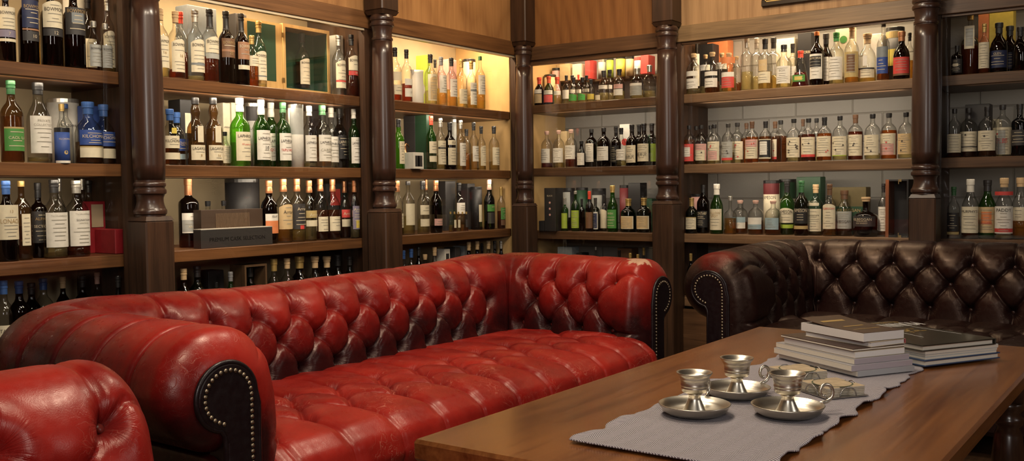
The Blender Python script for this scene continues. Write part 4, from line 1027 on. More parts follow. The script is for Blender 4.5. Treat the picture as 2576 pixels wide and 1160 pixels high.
    ITEMS.append(dict(o=root, cab=cab, sh=sh, u=u, gl=GL[gl][0], cap=CP[cap[0]][0] if cap and cap != 'x' else None, lab=LC[bands[0][0].lower()][0] if bands else None, lq=LQ[lq[0]][0] if lq and lq != 'x' else None, look=look, kind='bottle', sty=sty, w=w))
def carton(cab, sh, x, w, top, row, kind, col, opts=(), look=None, dep_=0.09, base=None, name=None):
    """presentation tube (t) or box (x)"""
    c = CABS[cab]; wl = c['w']; zs = c['z'][sh] if base is None else base; key = (cab, sh) if base is None else (cab, sh, 'r')
    d = 0.05+(0.0, 0.085, 0.17, 0.26)[row]; ok = False
    rr = 0.04
    while d < 0.468:
        u, _ = wallpos(wl, x, top+60, d); dep = depth_of(wl, u, d, zs+0.15)
        R = w/2*dep/FPX
        if kind == 't': hu = hd = R
        else: hu, hd = R, dep_/2
        u = min(max(u, min(c['a'], c['b'])+0.016+hu), max(c['a'], c['b'])-0.014-hu)
        if d+hd > 0.466: break
        if all((abs(u-a) >= hu+ru+0.001) or (abs(d-b) >= hd+rd+0.001) if not (kind == 't' and ru == rd) else math.hypot(u-a, d-b) >= R+ru+0.001 for (a, b, ru, rd) in PLACED.setdefault(key, [])): ok = True; break
        d += 0.006
    if not ok:
        if kind == 'x' and dep_ > 0.03: return carton(cab, sh, x, w, top, row, kind, col, opts, look, dep_*0.6, base, name)
        print('NOPLACE carton', cab, sh, x); return
    PLACED[key].append((u, d, hu, hd if kind == 'x' else hu))
    _, zt = wallpos(wl, x, top, d-(hd if kind == 'x' else 0)); up = (c['z'][sh-1]-ST if sh else c['rail'][1]+0.06)-0.004
    Hh = min(max(zt-zs, 0.05), up-zs, 0.36)
    loc = (u, d, zs+0.0004) if wl == 'A' else (d, u, zs+0.0004)
    root = empty(name or ('gift_tube' if kind == 't' else 'gift_box'), loc, 0 if wl == 'A' else -PI/2)
    mt = pmat(col)
    if kind == 't':
        V, Fc = lathe([(0, 0), (R, 0), (R, Hh-0.018)], 28); mk('tube_body', V, Fc, mt, root, True)
        V, Fc = lathe([(R*1.01, Hh-0.0178), (R*1.01, Hh-0.002), (R*0.98, Hh), (0, Hh)], 28); mk('lid', V, Fc, cmat('s') if col in ('wh', 'gr') else cmat('k'), root, False)
    else:
        V, Fc = boxgeo(np.array([-hu, -hd, 0]), np.array([hu, hd, Hh-0.002]), 0.001); mk('box_body', V, Fc, mt, root)
        V, Fc = boxgeo(np.array([-hu+0.001, -hd+0.001, Hh-0.0019]), np.array([hu-0.001, hd-0.001, Hh]), 0.0005); mk('lid', V, Fc, mt, root)
    mats = []; m = MB()
    def idx(q):
        if q not in mats: mats.append(q)
        return mats.index(q)
    for o_ in opts:
        s = o_.split('@')
        if s[0][0] == '"':
            g, f = textgeo(s[0][1:].replace('_', ' ')); k = float(s[2])/1000*Hh; wm = g[:, 0].max()-g[:, 0].min(); sx = min(k, 1.8*R/wm)
            if kind == 't': m.add(wrap(R*1.012, g[:, 0]*sx, int(s[1])/100*Hh+(g[:, 1]-.35)*k), f, idx(INK[s[3]]))
            else: m.add(np.c_[g[:, 0]*sx, np.full(len(g), -hd-0.0008), int(s[1])/100*Hh+(g[:, 1]-.35)*k], f, idx(INK[s[3]]))
        elif s[0][0] == '#':      # colour band / panel  #col@z0@z1@halfwidth
            a, b, hw = int(s[1])/100*Hh, int(s[2])/100*Hh, float(s[3])/100 if len(s) > 3 else 1.0
            if kind == 't':
                n = 15; xs = np.linspace(-PI/2*hw, PI/2*hw, n)*R; V = np.concatenate([wrap(R*1.006, xs, np.full(n, a)), wrap(R*1.006, xs, np.full(n, b))]); m.add(V, [[i, i+1, n+i+1, n+i] for i in range(n-1)], idx(pmat(s[0][1:])))
            else: m.add([(-hu*hw, -hd-0.0004, a), (hu*hw, -hd-0.0004, a), (hu*hw, -hd-0.0004, b), (-hu*hw, -hd-0.0004, b)], [[0, 1, 2, 3]], idx(pmat(s[0][1:])))
        elif s[0][0] == '%':      # disc %col@z@r(mm)
            r_ = float(s[2])/1000; zc = int(s[1])/100*Hh; a = np.linspace(0, 2*PI, 21)[:-1]
            if kind == 't': m.add(wrap(R*1.010, r_*np.cos(a), zc+r_*np.sin(a)), [list(range(20))], idx(pmat(s[0][1:])))
            else: m.add(np.c_[r_*np.cos(a), np.full(20, -hd-0.0008), zc+r_*np.sin(a)], [list(range(20))], idx(pmat(s[0][1:])))
    if mats: m.obj('printed_front', mats, root, False)
    ITEMS.append(dict(o=root, cab=cab, sh=sh, u=u, lab=LC[col][0], look=look, kind='tube' if kind == 't' else 'box', w=w, riser=base is not None))

# -------- special things placed first (they claim shelf room)
def claim(cab, sh, u, d, hu, hd): PLACED.setdefault((cab, sh), []).append((u, d, hu, hd))
# open wooden bottle case on the top shelf
M_cwood = wood('pale_oak_case', (0.46, 0.28, 0.10), (0.66, 0.43, 0.17), 2, 0.5); M_cgr = simple('green_felt', (0.012, 0.045, 0.018), 0.9)
DC = 0.155
u0, _ = wallpos('A', 713, 160, DC); u1, _ = wallpos('A', 830, 160, DC); _, zt = wallpos('A', 722, 46, DC)
zs = SA[0]; ch = min(zt-zs, 0.345); cw = u1-u0; cdp = 0.115
cs_ = empty('bottle_case', ((u0+u1)/2, DC+cdp/2, zs+0.0005)); tag(cs_, 'open pale wooden bottle case with green lining on the top shelf', 'case')
m = MB(); hw = cw/2; hd = cdp/2; tk = 0.017
m.box((-hw, hd-0.008, 0), (hw, hd, ch)); m.box((-hw, -hd, 0), (-hw+tk, hd-0.008, ch)); m.box((hw-tk, -hd, 0), (hw, hd-0.008, ch)); m.box((-hw+tk, -hd, 0), (hw-tk, hd-0.008, tk+0.006)); m.box((-hw+tk, -hd, ch-tk), (hw-tk, hd-0.008, ch))
m.obj('case_body', M_cwood, cs_)
m = MB(); m.box((-hw+tk+.0005, hd-0.0115, tk+0.007), (hw-tk-.0005, hd-0.0085, ch-tk-0.001)); m.box((-hw+tk+.0005, -hd+0.003, tk+0.0065), (-hw+tk+0.003, hd-0.012, ch-tk-.001)); m.box((hw-tk-0.003, -hd+0.003, tk+0.0065), (hw-tk-.0005, hd-0.012, ch-tk-.001)); m.box((-hw+tk+0.003, -hd+0.003, tk+0.0065), (hw-tk-0.003, hd-0.012, tk+0.009))
m.obj('lining', M_cgr, cs_)
ud, _ = wallpos('A', 607, 130, DC)
lw_ = (u0-ud)
m = MB(); m.box((-hw-lw_*0.93, -hd+0.004, 0.0), (-hw-0.002, -hd+0.020, ch*0.985)); dr = m.obj('door', M_cwood, cs_); dr.rotation_euler = (0, 0, 0)
m = MB(); m.box((-hw-lw_*0.84, -hd+0.0025, 0.05), (-hw-0.045, -hd+0.0038, ch*0.95)); m.obj('door_lining', M_cgr, dr)
m = MB()
for zz in (0.06, ch-0.06): m.box((-hw-0.010, -hd-0.0015, zz-0.012), (-hw+0.008, -hd-0.0003, zz+0.012))
m.obj('hinge', simple('brass_hinge', (0.45, 0.30, 0.12), 0.35, 0.9), cs_)
claim('A1', 0, (u0+u1)/2, DC+cdp/2, hw+0.002, hd)
claim('A1', 0, u0-lw_/2, DC+0.012, lw_/2, 0.010)
CASE = (cs_, tk)
def inner_bottle(x, w, top, d, zb, sty, gl, lq, cap, labs, txt, look):
    """bottle standing inside the wooden case"""
    u, zt_ = wallpos('A', x, top, d); dep = depth_of('A', u, d, zb+.15); R = w/2*dep/FPX; Hh = min(zt_-zb, 0.29)
    root = empty('bottle', (u, d, zb), 0.1); seg = 20
    V, Fc = lathe([(r*R, z*Hh) for r, z in STY[sty]], seg); mk('glass_body', V, Fc, gmat(gl), root, True)
    P_ = [(r*.93*R, max(z, .022)*Hh) for r, z in STY[sty] if z <= .45]+[(R*.93, .48*Hh), (0, .48*Hh)]
    V, Fc = lathe(P_, seg, False); mk('whisky', V, Fc, lmat(lq), root, True)
    V, Fc = lathe([(R*.39, .84*Hh), (R*.42, .93*Hh), (R*.42, .99*Hh), (0, Hh)], seg); mk('cap', V, Fc, cmat(cap), root)
    bands = []
    for q in labs.split(','):
        p_ = q.split('.'); bands.append((p_[0], int(p_[1])/100, int(p_[2])/100, 1.15))
    label_part(root, R, Hh, bands, txt, 5)
    ITEMS.append(dict(o=root, cab='A1', sh=0, u=u, look=look, kind='bottle', w=w, gl='', cap=None, lab=None, lq=None))
inner_bottle(759, 36, 76, DC+0.058, zs+0.0105+0.0230, 'b', 'c', 'm', 'k', 'CR.8.54', [('BOWMORE', .46, .05, 'd', 0)], 'cream labelled bottle standing inside the open wooden case with green lining')
# red leatherette case
u0, _ = wallpos('A', 277, 570, 0.10); u1 = CX[0]-0.006; zs = SA[2]
M_redc = simple('red_leatherette', (0.26, 0.012, 0.018), 0.45, var=0.15, scale=30)
rc = empty('presentation_case', ((u0+u1)/2, 0.14, zs+0.0005)); tag(rc, 'open red presentation case with a beige panel in its lid on the third shelf', 'case')
hw = (u1-u0)/2; _, ztop = wallpos('A', 290, 506, 0.19); rh = ztop-zs
m = MB(); m.box((-hw, -0.075, 0), (hw, 0.075, rh*0.47), bev=0.003); m.obj('box_body', M_redc, rc)
m = MB(); m.box((-hw-0.045, 0.078, 0.0), (hw, 0.092, rh), bev=0.002); ld = m.obj('lid', M_redc, rc)
m = MB(); m.box((-hw-0.012, 0.0755, rh*0.50), (hw-0.012, 0.0775, rh*0.94)); m.obj('beige_panel', simple('beige_card', (0.36, 0.27, 0.17), 0.8), ld)
claim('A0', 2, (u0+u1)/2-0.02, 0.148, hw+0.03, 0.09)
# long black gift box with slatted one behind
M_blkbox = simple('matt_black_card', (0.034, 0.031, 0.029), 0.5); M_sil = simple('pale_card_edge', (0.55, 0.50, 0.42), 0.6)
u0, _ = wallpos('A', 503, 600, 0.055); u1, _ = wallpos('A', 683, 600, 0.055); zs = SA[2]
_, ztop = wallpos('A', 600, 573, 0.055); bh = max(0.06, ztop-zs)
gb = empty('gift_box', ((u0+u1)/2, 0.075, zs+0.0005)); tag(gb, 'long low black gift box with dark lettering at the front of the third shelf', 'box')
hw = (u1-u0)/2
m = MB(); m.box((-hw, -0.028, 0), (hw, 0.028, bh-0.003), bev=0.001); m.obj('box_body', M_blkbox, gb)
m = MB(); m.box((-hw, -0.027, bh-0.0028), (hw, 0.028, bh)); m.obj('box_edge', M_sil, gb)
g, f = textgeo('PREMIUM CASK SELECTION'); k = 1.55*hw/(g[:, 0].max()-g[:, 0].min())
mk('box_lettering', np.c_[g[:, 0]*k, np.full(len(g), -0.0284), bh*0.42+g[:, 1]*k-0.008], f, simple('black_gloss_print', (0.004, 0.004, 0.004), 0.3), gb)
claim('A1', 2, (u0+u1)/2, 0.075, hw, 0.029)
u0, _ = wallpos('A', 500, 550, 0.125); u1, _ = wallpos('A', 655, 550, 0.125); _, ztop = wallpos('A', 575, 527, 0.125)
gb2 = empty('slatted_box', ((u0+u1)/2, 0.135, zs+0.0005)); tag(gb2, 'dark brown slatted wooden box lying behind the long black gift box', 'box')
hw = (u1-u0)/2; bh2 = ztop-zs; Mdb = simple('dark_brown_card', (0.045, 0.026, 0.016), 0.5)
m = MB(); m.box((-hw, -0.028, 0), (hw, 0.030, bh2), bev=0.001); m.obj('box_body', Mdb, gb2)
m = MB()
for q in range(26):
    x = -hw*0.55+q*hw*1.1/26; m.box((x, -0.030, bh2*0.30), (x+hw*0.020, -0.0283, bh2*0.90))
m.obj('slat_pattern', simple('tan_slat', (0.13, 0.08, 0.045), 0.6), gb2)
claim('A1', 2, (u0+u1)/2, 0.135, hw, 0.031)
claim('B1', 0, -0.56, 0.401, 0.54, 0.068)
# white ceramic jug
jx, _ = wallpos('A', 1049, 220, 0.10); _, ztop = wallpos('A', 1049, 178, 0.10); zs = SA[0]; jh = ztop-zs
jg = empty('water_jug', (jx, 0.10, zs+0.0005)); tag(jg, 'white ceramic water jug among the bottles on the top shelf', 'jug')
R = 17*depth_of('A', jx, .1, 1.6)/FPX; M_cer = simple('white_glaze', (0.74, 0.70, 0.62), 0.2)
V, Fc = lathe([(0, .002), (R*.92, 0), (R, .01), (R*1.0, jh*.3), (R*.97, jh*.6), (R*.95, jh*.92), (R*1.02, jh), (R*.96, jh), (R*.88, jh*.9), (R*.9, .02), (0, .015)], 28, False); mk('jug_body', V, Fc, M_cer, jg, True)
P_ = [(R*0.9*1.0+0.028*math.sin(q), 0, jh*(.72-.52*q/PI)) for q in np.linspace(0, PI, 14)]; V, Fc = tube(P_, 0.005, 8); mk('handle', V, Fc, M_cer, jg, True)
m = MB(); m.add([(-R*1.0, -.016, jh), (-R*1.0, .016, jh), (-R*1.45, 0, jh*1.01), (-R*.98, 0, jh*.84)], [[0, 2, 1], [0, 3, 2], [1, 2, 3]]); m.obj('spout', M_cer, jg)
claim('A2', 0, jx+0.004, 0.10, R+0.018, R+0.008)
# wooden crate frame on the bottom shelf
M_crate = wood('crate_brown', (0.05, 0.026, 0.012), (0.12, 0.065, 0.03), 2, 0.6)
u0, _ = wallpos('A', 616, 700, 0.06); u1, _ = wallpos('A', 672, 700, 0.06); zs = SA[3]; _, ztop = wallpos('A', 640, 666, 0.06)
ct = empty('wooden_crate', ((u0+u1)/2, 0.115, zs+0.0005)); tag(ct, 'upright open brown wooden crate around one dark bottle on the bottom shelf', 'crate')
hw = (u1-u0)/2; hh = min(ztop-zs, 0.31); print('crate', hw, hh)
m = MB(); m.box((-hw, -0.055, 0), (-hw+0.010, 0.055, hh)); m.box((hw-0.010, -0.055, 0), (hw, 0.055, hh)); m.box((-hw+0.010, -0.055, 0), (hw-0.010, 0.055, 0.010)); m.box((-hw+0.01, -0.055, hh-0.010), (hw-0.01, 0.055, hh)); m.box((-hw+0.01, 0.047, 0.01), (hw-0.01, 0.055, hh-0.01))
m.obj('crate_body', M_crate, ct)
R = 0.034; Hb = 0.255; ib = empty('bottle', ((u0+u1)/2, 0.103, zs+0.0110)); V, Fc = lathe([(r*R, z*Hb) for r, z in STY['s']], 20); mk('glass_body', V, Fc, gmat('e'), ib, True)
V, Fc = lathe([(R*.38, .83*Hb), (R*.42, .93*Hb), (R*.42, Hb), (0, Hb)], 16); mk('cap', V, Fc, cmat('k'), ib)
tag(ib, 'very dark black capped bottle standing inside the upright wooden crate', 'bottle', 'bottles in the whisky cabinets')
claim('A1', 3, (u0+u1)/2, 0.115, hw, 0.056)
# dark case with brass corners by the last column
u0, _ = wallpos('B', 2227, 520, 0.055); u1, _ = wallpos('B', 2284, 520, 0.055); zs = SB[2]; _, ztop = wallpos('B', 2240, 452, 0.055)
hw = abs(u1-u0)/2; hh = min(ztop-zs, 0.34)
bc = empty('presentation_case', (0.118, (u0+u1)/2, zs+0.0005), -PI/2); tag(bc, 'upright black lined case with red-brown edge and brass corners beside the last column', 'case')
m = MB(); m.box((-hw, -0.060, 0), (-hw+0.016, 0.060, hh)); m.obj('lid', simple('red_brown_wood', (0.24, 0.075, 0.03), 0.4), bc)
m = MB(); m.box((-hw+0.017, 0.05, 0), (hw, 0.060, hh)); m.box((hw-0.008, -0.055, 0), (hw, 0.05, hh)); m.box((-hw+0.017, -0.055, hh-0.008), (hw-0.008, 0.05, hh)); m.box((-hw+0.017, -0.055, 0), (hw-0.008, 0.05, 0.008)); m.obj('case_body', simple('case_black', (0.012, 0.011, 0.012), 0.5), bc)
m = MB()
for (a, b) in ((hh-0.012, hh+0.0008), (0.0, 0.012)): m.box((0.008, -0.058, a), (0.022, -0.0555, b)); m.box((0.006, -0.058, a-0.012 if a > .1 else a), (0.010, -0.0555, b if a > .1 else b+0.012))
m.obj('corner_bracket', simple('bracket_brass', (0.6, 0.46, 0.22), 0.3, 0.9), bc)
claim('B2', 2, (u0+u1)/2, 0.115, hw+0.002, 0.062)
# copper still model behind the little white box
sx_, _ = wallpos('A', 1029, 380, 0.17); zs = SA[1]
stl = empty('copper_still', (sx_, 0.20, zs+0.0005)); tag(stl, 'tiny copper pot still ornament behind the small white windowed box', 'ornament')
V, Fc = lathe([(0, 0), (.016, 0), (.020, .02), (.024, .055), (.026, .075), (.022, .088), (.012, .098), (.008, .118), (.0065, .140), (.0075, .145), (0, .15)], 20); mk('still_body', V, Fc, simple('copper', (0.55, 0.26, 0.13), 0.3, 0.9), stl, True)
V, Fc = tube([(0, 0, .143), (.008, 0, .152), (.022, 0, .148), (.034, 0, .132)], [.0055, .005, .004, .0035], 8); mk('swan_neck', V, Fc, simple('copper', (0.55, 0.26, 0.13), 0.3, 0.9), stl, True)
claim('A2', 1, sx_, 0.20, 0.028, 0.0281)

DATA = {
('A0', 0): '''
14 42 -28 0 s d m4 k cr.44.74,pu.33.43,cr.27.31 "BOWMORE@66 "7@38@60@l
69 48 -42 0 s d m6 k nv.44.78,co.41.43,dk.28.40 "BOWMORE@70@60@g "10@34@60@l
127 52 -40 0 s d r7 k CR.46.78,dk.36.45 "BOWMORE@68 "12@40@60@l | dark bottle with arched cream label and a black band below it
184 54 -36 0 s d m6 k dk.40.72,sl.54.66.60 "BOWMORE@68@60@g | wide all black bottle with silver and bronze print
236 33 54 0 n a x s gr.8.52 "BOWMORE@44 | larger of two little silver capped grey labelled miniatures
266 30 60 0 n a x s gr.8.54 "BOWMORE@46 | smaller of two little silver capped grey labelled miniatures
297 40 0 0 s c p2 s CR.8.56 "BOWMORE@48
90 40 -30 2 s a g6 k x
262 46 -20 2 s c o6 k cr.10.45
''',
('A0', 1): '''
28 54 203 0 s b a8 g gn.14.42,go.41.43 "CAOL_ILA@30@50@l | brown bottle with a gold bordered green label and green capsule
96 58 208 0 t a p1 k wh.12.58 "PRIVATE@52@45@t "COLLECTION@47@42@t | clear bottle with a tall white label and black cap
156 30 262 1 n c x y cr.38.60 | small clear gold stoppered bottle behind the blue tube
166 34 262 2 i c x b x
222 66 257 0 k c m5 b bl.30.54,cr.10.26,go.26.28 "KILCHOMAN@44@72@l | squat bottle with wide royal blue label, farther from the column
282 66 265 0 k c m5 b bl.30.54,cr.10.26 "KILCHOMAN@44@72@l | squat bottle with wide royal blue label and orange seal next to the column
''',
('A0', 2): '''
16 52 455 0 s d m5 b cr.27.70 "LONACH@50@80@g "13@62@50@g | bottle with a pictorial cream label at the very end of the shelf
54 46 455 0 i b m6 y cr.18.58.50 | amber bottle with gold stopper and dark tag hanging on its neck
96 40 460 1 h d x k dk.20.62 "ALPHA@52@55@g "SECTION@42@50@l
137 58 452 0 s c p2 k wh.14.58 "The_Un-chillfiltered@54@28@t | pale bottle with a tall plain white label and black capsule
193 58 454 0 s a r2 s wh.14.60 "The_Un-chillfiltered@56@28@t "SIGNATORY@48@36@d "VINTAGE@44@30@t | clear bottle with white crested label, dark whisky low inside
240 46 454 0 s c g2 k cr.15.40 | clear bottle with a low torn cream label beside the red case
150 28 448 2 s a x s x
208 26 445 2 t a x s x
''',
('A0', 3): '''
10 48 706 0 s c p3 b cr.10.45 "TALISKER@38
49 50 707 1 s d r6 b cr.10.32
80 46 712 2 s d r6 k x
110 48 700 2 s c m5 b x
159 36 696 2 s d x n x
208 42 694 2 s d r6 k x
264 40 684 2 s c r5 p x
298 32 694 0 s d r6 k x
''',
('A1', 0): '''
404 38 22 0 s c p3 n CR.14.60 "BOWMORE@52 "16@36@60@g
442 40 29 0 s c r2 n CR.10.58 "BOWMORE@50 "16@34@60@g
455 32 30 1 s c r6 r x
491 42 26 0 s c p1 s CR.12.58,sl.22.25 "BOWMORE@50 | clear bottle with tall white arched label crossed by a grey ribbon
528 42 24 0 s c r5 k4 CR.40.62,gr.32.39 "BOWMORE@55 | black capped bottle with arched white label high above dark red whisky
569 40 29 0 s d r5 k4 br.36.62,co.44.47 "BOWMORE@56@60@g "25@42@60@g
607 38 35 0 s d m6 k4 co.36.60,cr.22.28 "BOWMORE@54@60@l | dark bottle with copper coloured label and cream strip, long black capsule
634 32 90 0 s c o6 y cr.40.60
651 36 54 0 s c p1 y CR.12.55,sl.17.19 "BOWMORE@48 | clear bottle with cream label in front of the open case door
852 34 90 0 s c x s CR.12.58,rd.22.25 "BOWMORE@50 | bottle with white arched label crossed by a red ribbon
884 33 88 0 s c r5 k CR.42.66,rd.34.41 "BOWMORE@58 "18@38@50@l | bottle with white and red label above dark red whisky
915 24 108 0 s c p3 k CR.12.48
''',
('A1', 1): '''
428 44 275 0 k c m6 b cr.30.52,cr.10.22,ye.56.66.30 "KILCHOMAN@43@70 | squat bottle with wide cream label, orange seal and blue cap
445 42 283 1 k c m6 b bl.28.50,lb.12.22 "KILCHOMAN@42@70@l | squat bottle with a blue and turquoise label half hidden behind another
492 43 246 0 l b p5 k cr.8.30,cr.34.58.40 "LAGAVULIN@25 "8@15@55@g | brown bulbous necked bottle with low and oval cream labels, nearer the end
537 43 246 0 l b p5 k cr.8.30,cr.34.58.40 "LAGAVULIN@25 "16@15@55@g | brown bulbous necked bottle with low and oval cream labels beside the green bottle
566 28 332 1 n c g5 k cr.10.60
603 50 244 0 b G p5 w2 cr.8.50 "LAPHROAIG@44 "10_years_old@32@40@r | bright green glass bottle with large cream label and pale capsule
657 43 249 0 b g m5 w3 wh.10.54 "LAPHROAIG@42 "10@28@75@d | green bottle with big white capsule and large white label numbered ten
682 40 253 1 b g g5 w3 wh.10.52 "LAPHROAIG@40 "QUARTER@27@60@r
712 40 258 0 b g m5 g wh.10.52 "LAPHROAIG@40 "TRIPLE_WOOD@26@55@r | green bottle with white label next to the white tube
778 35 267 0 b c p1 w wh.10.52 "LAPHROAIG@40
811 43 263 0 b c a7 g wh.10.52 "LAPHROAIG@40 "CAIRDEAS@28@60@t | golden bottle with green stopper and white label
833 36 267 1 b c p3 w wh.10.52 "LAPHROAIG@40
860 35 272 1 b d x k bk.16.55 "LAPHROAIG@44@70@l
915 36 277 0 b g x w wh.8.52 "LAPHROAIG@42 | green bottle with white cap and label hard against the column
''',
('A1', 2): '''
474 50 447 0 h d r7 c2 wh.21.50,gr.23.40 "ARRAN@30@50@l | tall dark red bottle with landscape label standing alone
524 30 506 2 n a p5 k x | little black stoppered bottle behind the slatted box, nearer the tall red one
564 28 505 2 n a p5 k x | little black stoppered bottle behind the slatted box, nearer the big dark tube
677 42 454 0 b d r4 c2 wh.36.47,og.16.36 "ISLAY@43@48 | dark bottle with orange sunset label and gold thread round its neck
713 43 450 0 b c a5 c2 TA.21.60 "Arran@48@75@d | amber bottle with a tan arched label
747 40 449 0 b c g3 c2 dk.20.60,rd.20.26.30 "Arran@52@70@l | bottle with dark grey label and small red spot
778 37 454 0 b c p5 c2 go.38.50,cr.24.34 "Arran@43@75@l | bottle with gold over cream labels
806 37 450 0 b c r7 c2 cr.14.38
837 36 451 0 b c r7 c2 cr.14.38
867 28 456 1 b c r6 c2 rd.36.50,cr.20.33 "Arran@43@75@l | bottle with bright red label
892 24 454 0 b c p3 c2 pu.16.56,ye.18.32.50 "Arran@50@70@l | bottle with tall purple grey label
916 23 454 0 b d m6 y2 pk.36.48,cr.22.34 "Arran@42@75@d
''',
('A1', 3): '''
463 40 676 0 s c m5 n cr.10.40
497 44 669 0 s e x k x
545 24 710 1 n g x k x
581 30 684 0 s g x e x
690 38 651 0 k c m5 y x
723 38 650 0 s a x n cr.10.50
754 52 645 0 k d m6 y cr.10.50
793 40 645 0 k c m6 n x
823 40 645 0 k d m6 n x
850 40 641 0 k d m6 k x
880 32 645 0 s e x k ye.40.54.60
914 26 645 0 i a x k x
''',
('A2', 0): '''
994 32 120 0 s c r4 k cr.12.30,cr.38.54 | clear black capped bottle at the column with two cream labels
1023 28 125 0 s c r5 k wh.10.26,wh.32.44 "17@18@55@d | slim black capped bottle beside the white jug
1083 31 137 0 s c p4 k cr.8.60,TA.10.56.80 | bottle with ornate bordered cream label just past the white jug
1110 27 144 0 s c g5 e wh.26.62
1136 28 146 0 s c g5 k wh.20.56
1161 28 150 0 s c p3 y cr.8.38 | gold capsuled bottle with a low wavy cream label
1186 26 154 0 s c g4 y wh.8.54,sl.36.40 | gold capsuled bottle with tall label and a dark ribbon
1208 25 142 0 i c g5 g wh.28.64
1095 20 150 2 s c x k x
''',
('A2', 1): '''
1003 30 300 0 b G x k cr.10.55.60 | bright green glass bottle next to the column
1085 26 292 0 s g m5 r cr.30.52,cr.14.25 | green bottle with red capsule
1108 27 298 0 s c p4 s cr.10.56,dk.40.44
1132 30 308 0 s d m6 k cr.10.46,cr.52.62 "ISLAY@57@60 | dark bottle with two broad cream labels
1159 25 303 0 s c p5 s wh.8.54
1174 24 325 1 s c a6 k x
1192 24 308 0 s c g5 k wh.18.50
1211 22 318 0 s c p4 k CR.10.56
1243 27 318 0 s c p3 k cr.12.52 | last bottle before the bare end of the shelf, wide pale label
''',
('A2', 2): '''
1000 29 455 0 b c g5 c2 cr.14.40
1027 32 456 0 i c p5 k lg.18.22,cr.18.58 | bottle with tall cream label written in green
1064 31 455 0 b c p4 k cr.36.54,cr.14.28 | bottle with two separate cream labels
1097 31 454 0 b d r7 c2 pk.14.27 | dark bottle with copper capsule and low pink label
1155 30 460 1 s c a5 k wh.35.58
1231 27 452 0 b d m6 p2 gn.36.50,dk.12.34 | dark bottle with pink capsule and green label
1250 26 456 1 s e x k x
1276 26 470 0 s c m6 y2 gn.22.50,br.8.21 | amber bottle with green and brown label at the end of the shelf
1072 20 450 2 b c x c2 x
1134 9.5 533 0 n c g5 y x
1144 9.5 533 0 n c m5 y cr.20.60
1154 9.5 533 0 n c p5 y cr.20.60
1164 9.5 533 0 n c a5 y x
1174 9.5 533 0 n c m5 y dk.20.60
''',
('A2', 3): '''
1016 24 630 0 s c x b x
1035 26 626 0 s c x b x
1054 24 621 0 s d x k x
1070 22 640 0 n a x n x
1094 26 622 0 s c x n x
1180 26 609 0 s d x n x
1201 26 607 0 s d x n x
1213 18 612 1 s d x k x
1229 26 606 0 s c x n x
1245 22 606 0 s d x k x
1261 22 606 0 s d x s x
''',
('B1', 0): '''
1357 26 195 0 k d m6 r2 ta.8.40,wh.42.56 | dark round shouldered bottle with bright red capsule beside the corner column
1381 26 192 0 k d m6 r2 wh.36.50,rd.8.34
1402 26 194 0 k c p5 r2 wh.36.50
1425 20 190 1 s c p5 k wh.20.50
1440 22 190 1 s c p5 k wh.40.52
1457 20 188 2 s c p5 r wh.40.52
1476 20 190 1 s c p5 k wh.40.52
1443 24 195 0 k c p5 k G.8.34 | pale bottle with a vivid green label, nearer the corner
1466 24 195 0 k c p5 k G.8.34 | pale bottle with a vivid green label, farther from the corner
1487 20 200 0 k c p5 k ye.10.34
1505 15 228 0 n c g4 k cr.10.56 | tiny bottle with cream label in front
1519 26 178 0 k c p4 k wh.40.52
1534 24 176 1 k c p4 k wh.40.52
1558 28 174 0 k c p4 k pk.36.50,wh.14.34
1603 36 172 0 k c p4 s gr.10.40,wh.41.50 | wide clear bottle with blue grey label
1634 32 165 0 k c p3 s x
''',
('B1', 1): '''
1376 30 330 0 q c r2 p wh.14.52 | cork topped clear bottle with round stamp label nearest the corner
1406 30 328 0 q c p2 p wh.14.52 | middle of three matching cork topped clear bottles
1437 31 326 0 q c r4 p wh.22.58 | third of the cork topped bottles, its label set higher
1463 22 355 0 n d r6 k wh.8.54
1488 33 325 0 q d m6 k wh.14.62.70
1519 35 322 0 q d r7 k wh.16.52 "13@32@60@t | dark squarish bottle with cream label and small red seal
1550 26 318 1 s d r6 k bk.10.52
1563 26 322 0 s c p2 k wh.16.44
1590 30 314 0 s d r7 k cr.8.50 "軽井沢@22@90@d
1608 28 314 1 s d r7 k x
1620 33 311 0 s d r7 k cr.10.52 "軽井沢@26@90@d
1640 30 311 0 s d r6 k lg.10.52
''',
('B1', 2): '''
1421 18 498 0 h g p5 s lg.8.54 | slim green bottle with silver green label
1448 22 481 0 i g m6 s lg.8.52 "10@30@60@l | taller slim green bottle with dark green label
1464 15 500 1 h d m5 k x
1483 20 481 0 h d m6 r br.8.48 | slim bottle with red cap and brown label
1498 21 498 0 h e x k wh.6.58,nv.9.54.100 | slim bottle with navy label edged in white
1520 20 490 1 h c p5 k CR.8.60
1541 27 467 0 t g p5 y gn.8.48 "IRISH@40@60@l "WHISKEY@26@50@l | tall bottle with vivid green label and gold capsule
1581 38 500 0 s e x y2 cr.10.48,ta.12.46.100 | broad dark green bottle with cream label, nearer the corner
1620 37 498 0 s e x y2 cr.10.48,ta.12.46.100 | broad dark green bottle with cream label, by the column
''',
('B1', 3): '''
1499 16 621 1 i a x s x
1586 20 637 0 s g x y x
1605 18 640 0 s c x y x
1620 18 623 1 s c x y cr.20.50
1558 16 630 1 s d x k x
''',
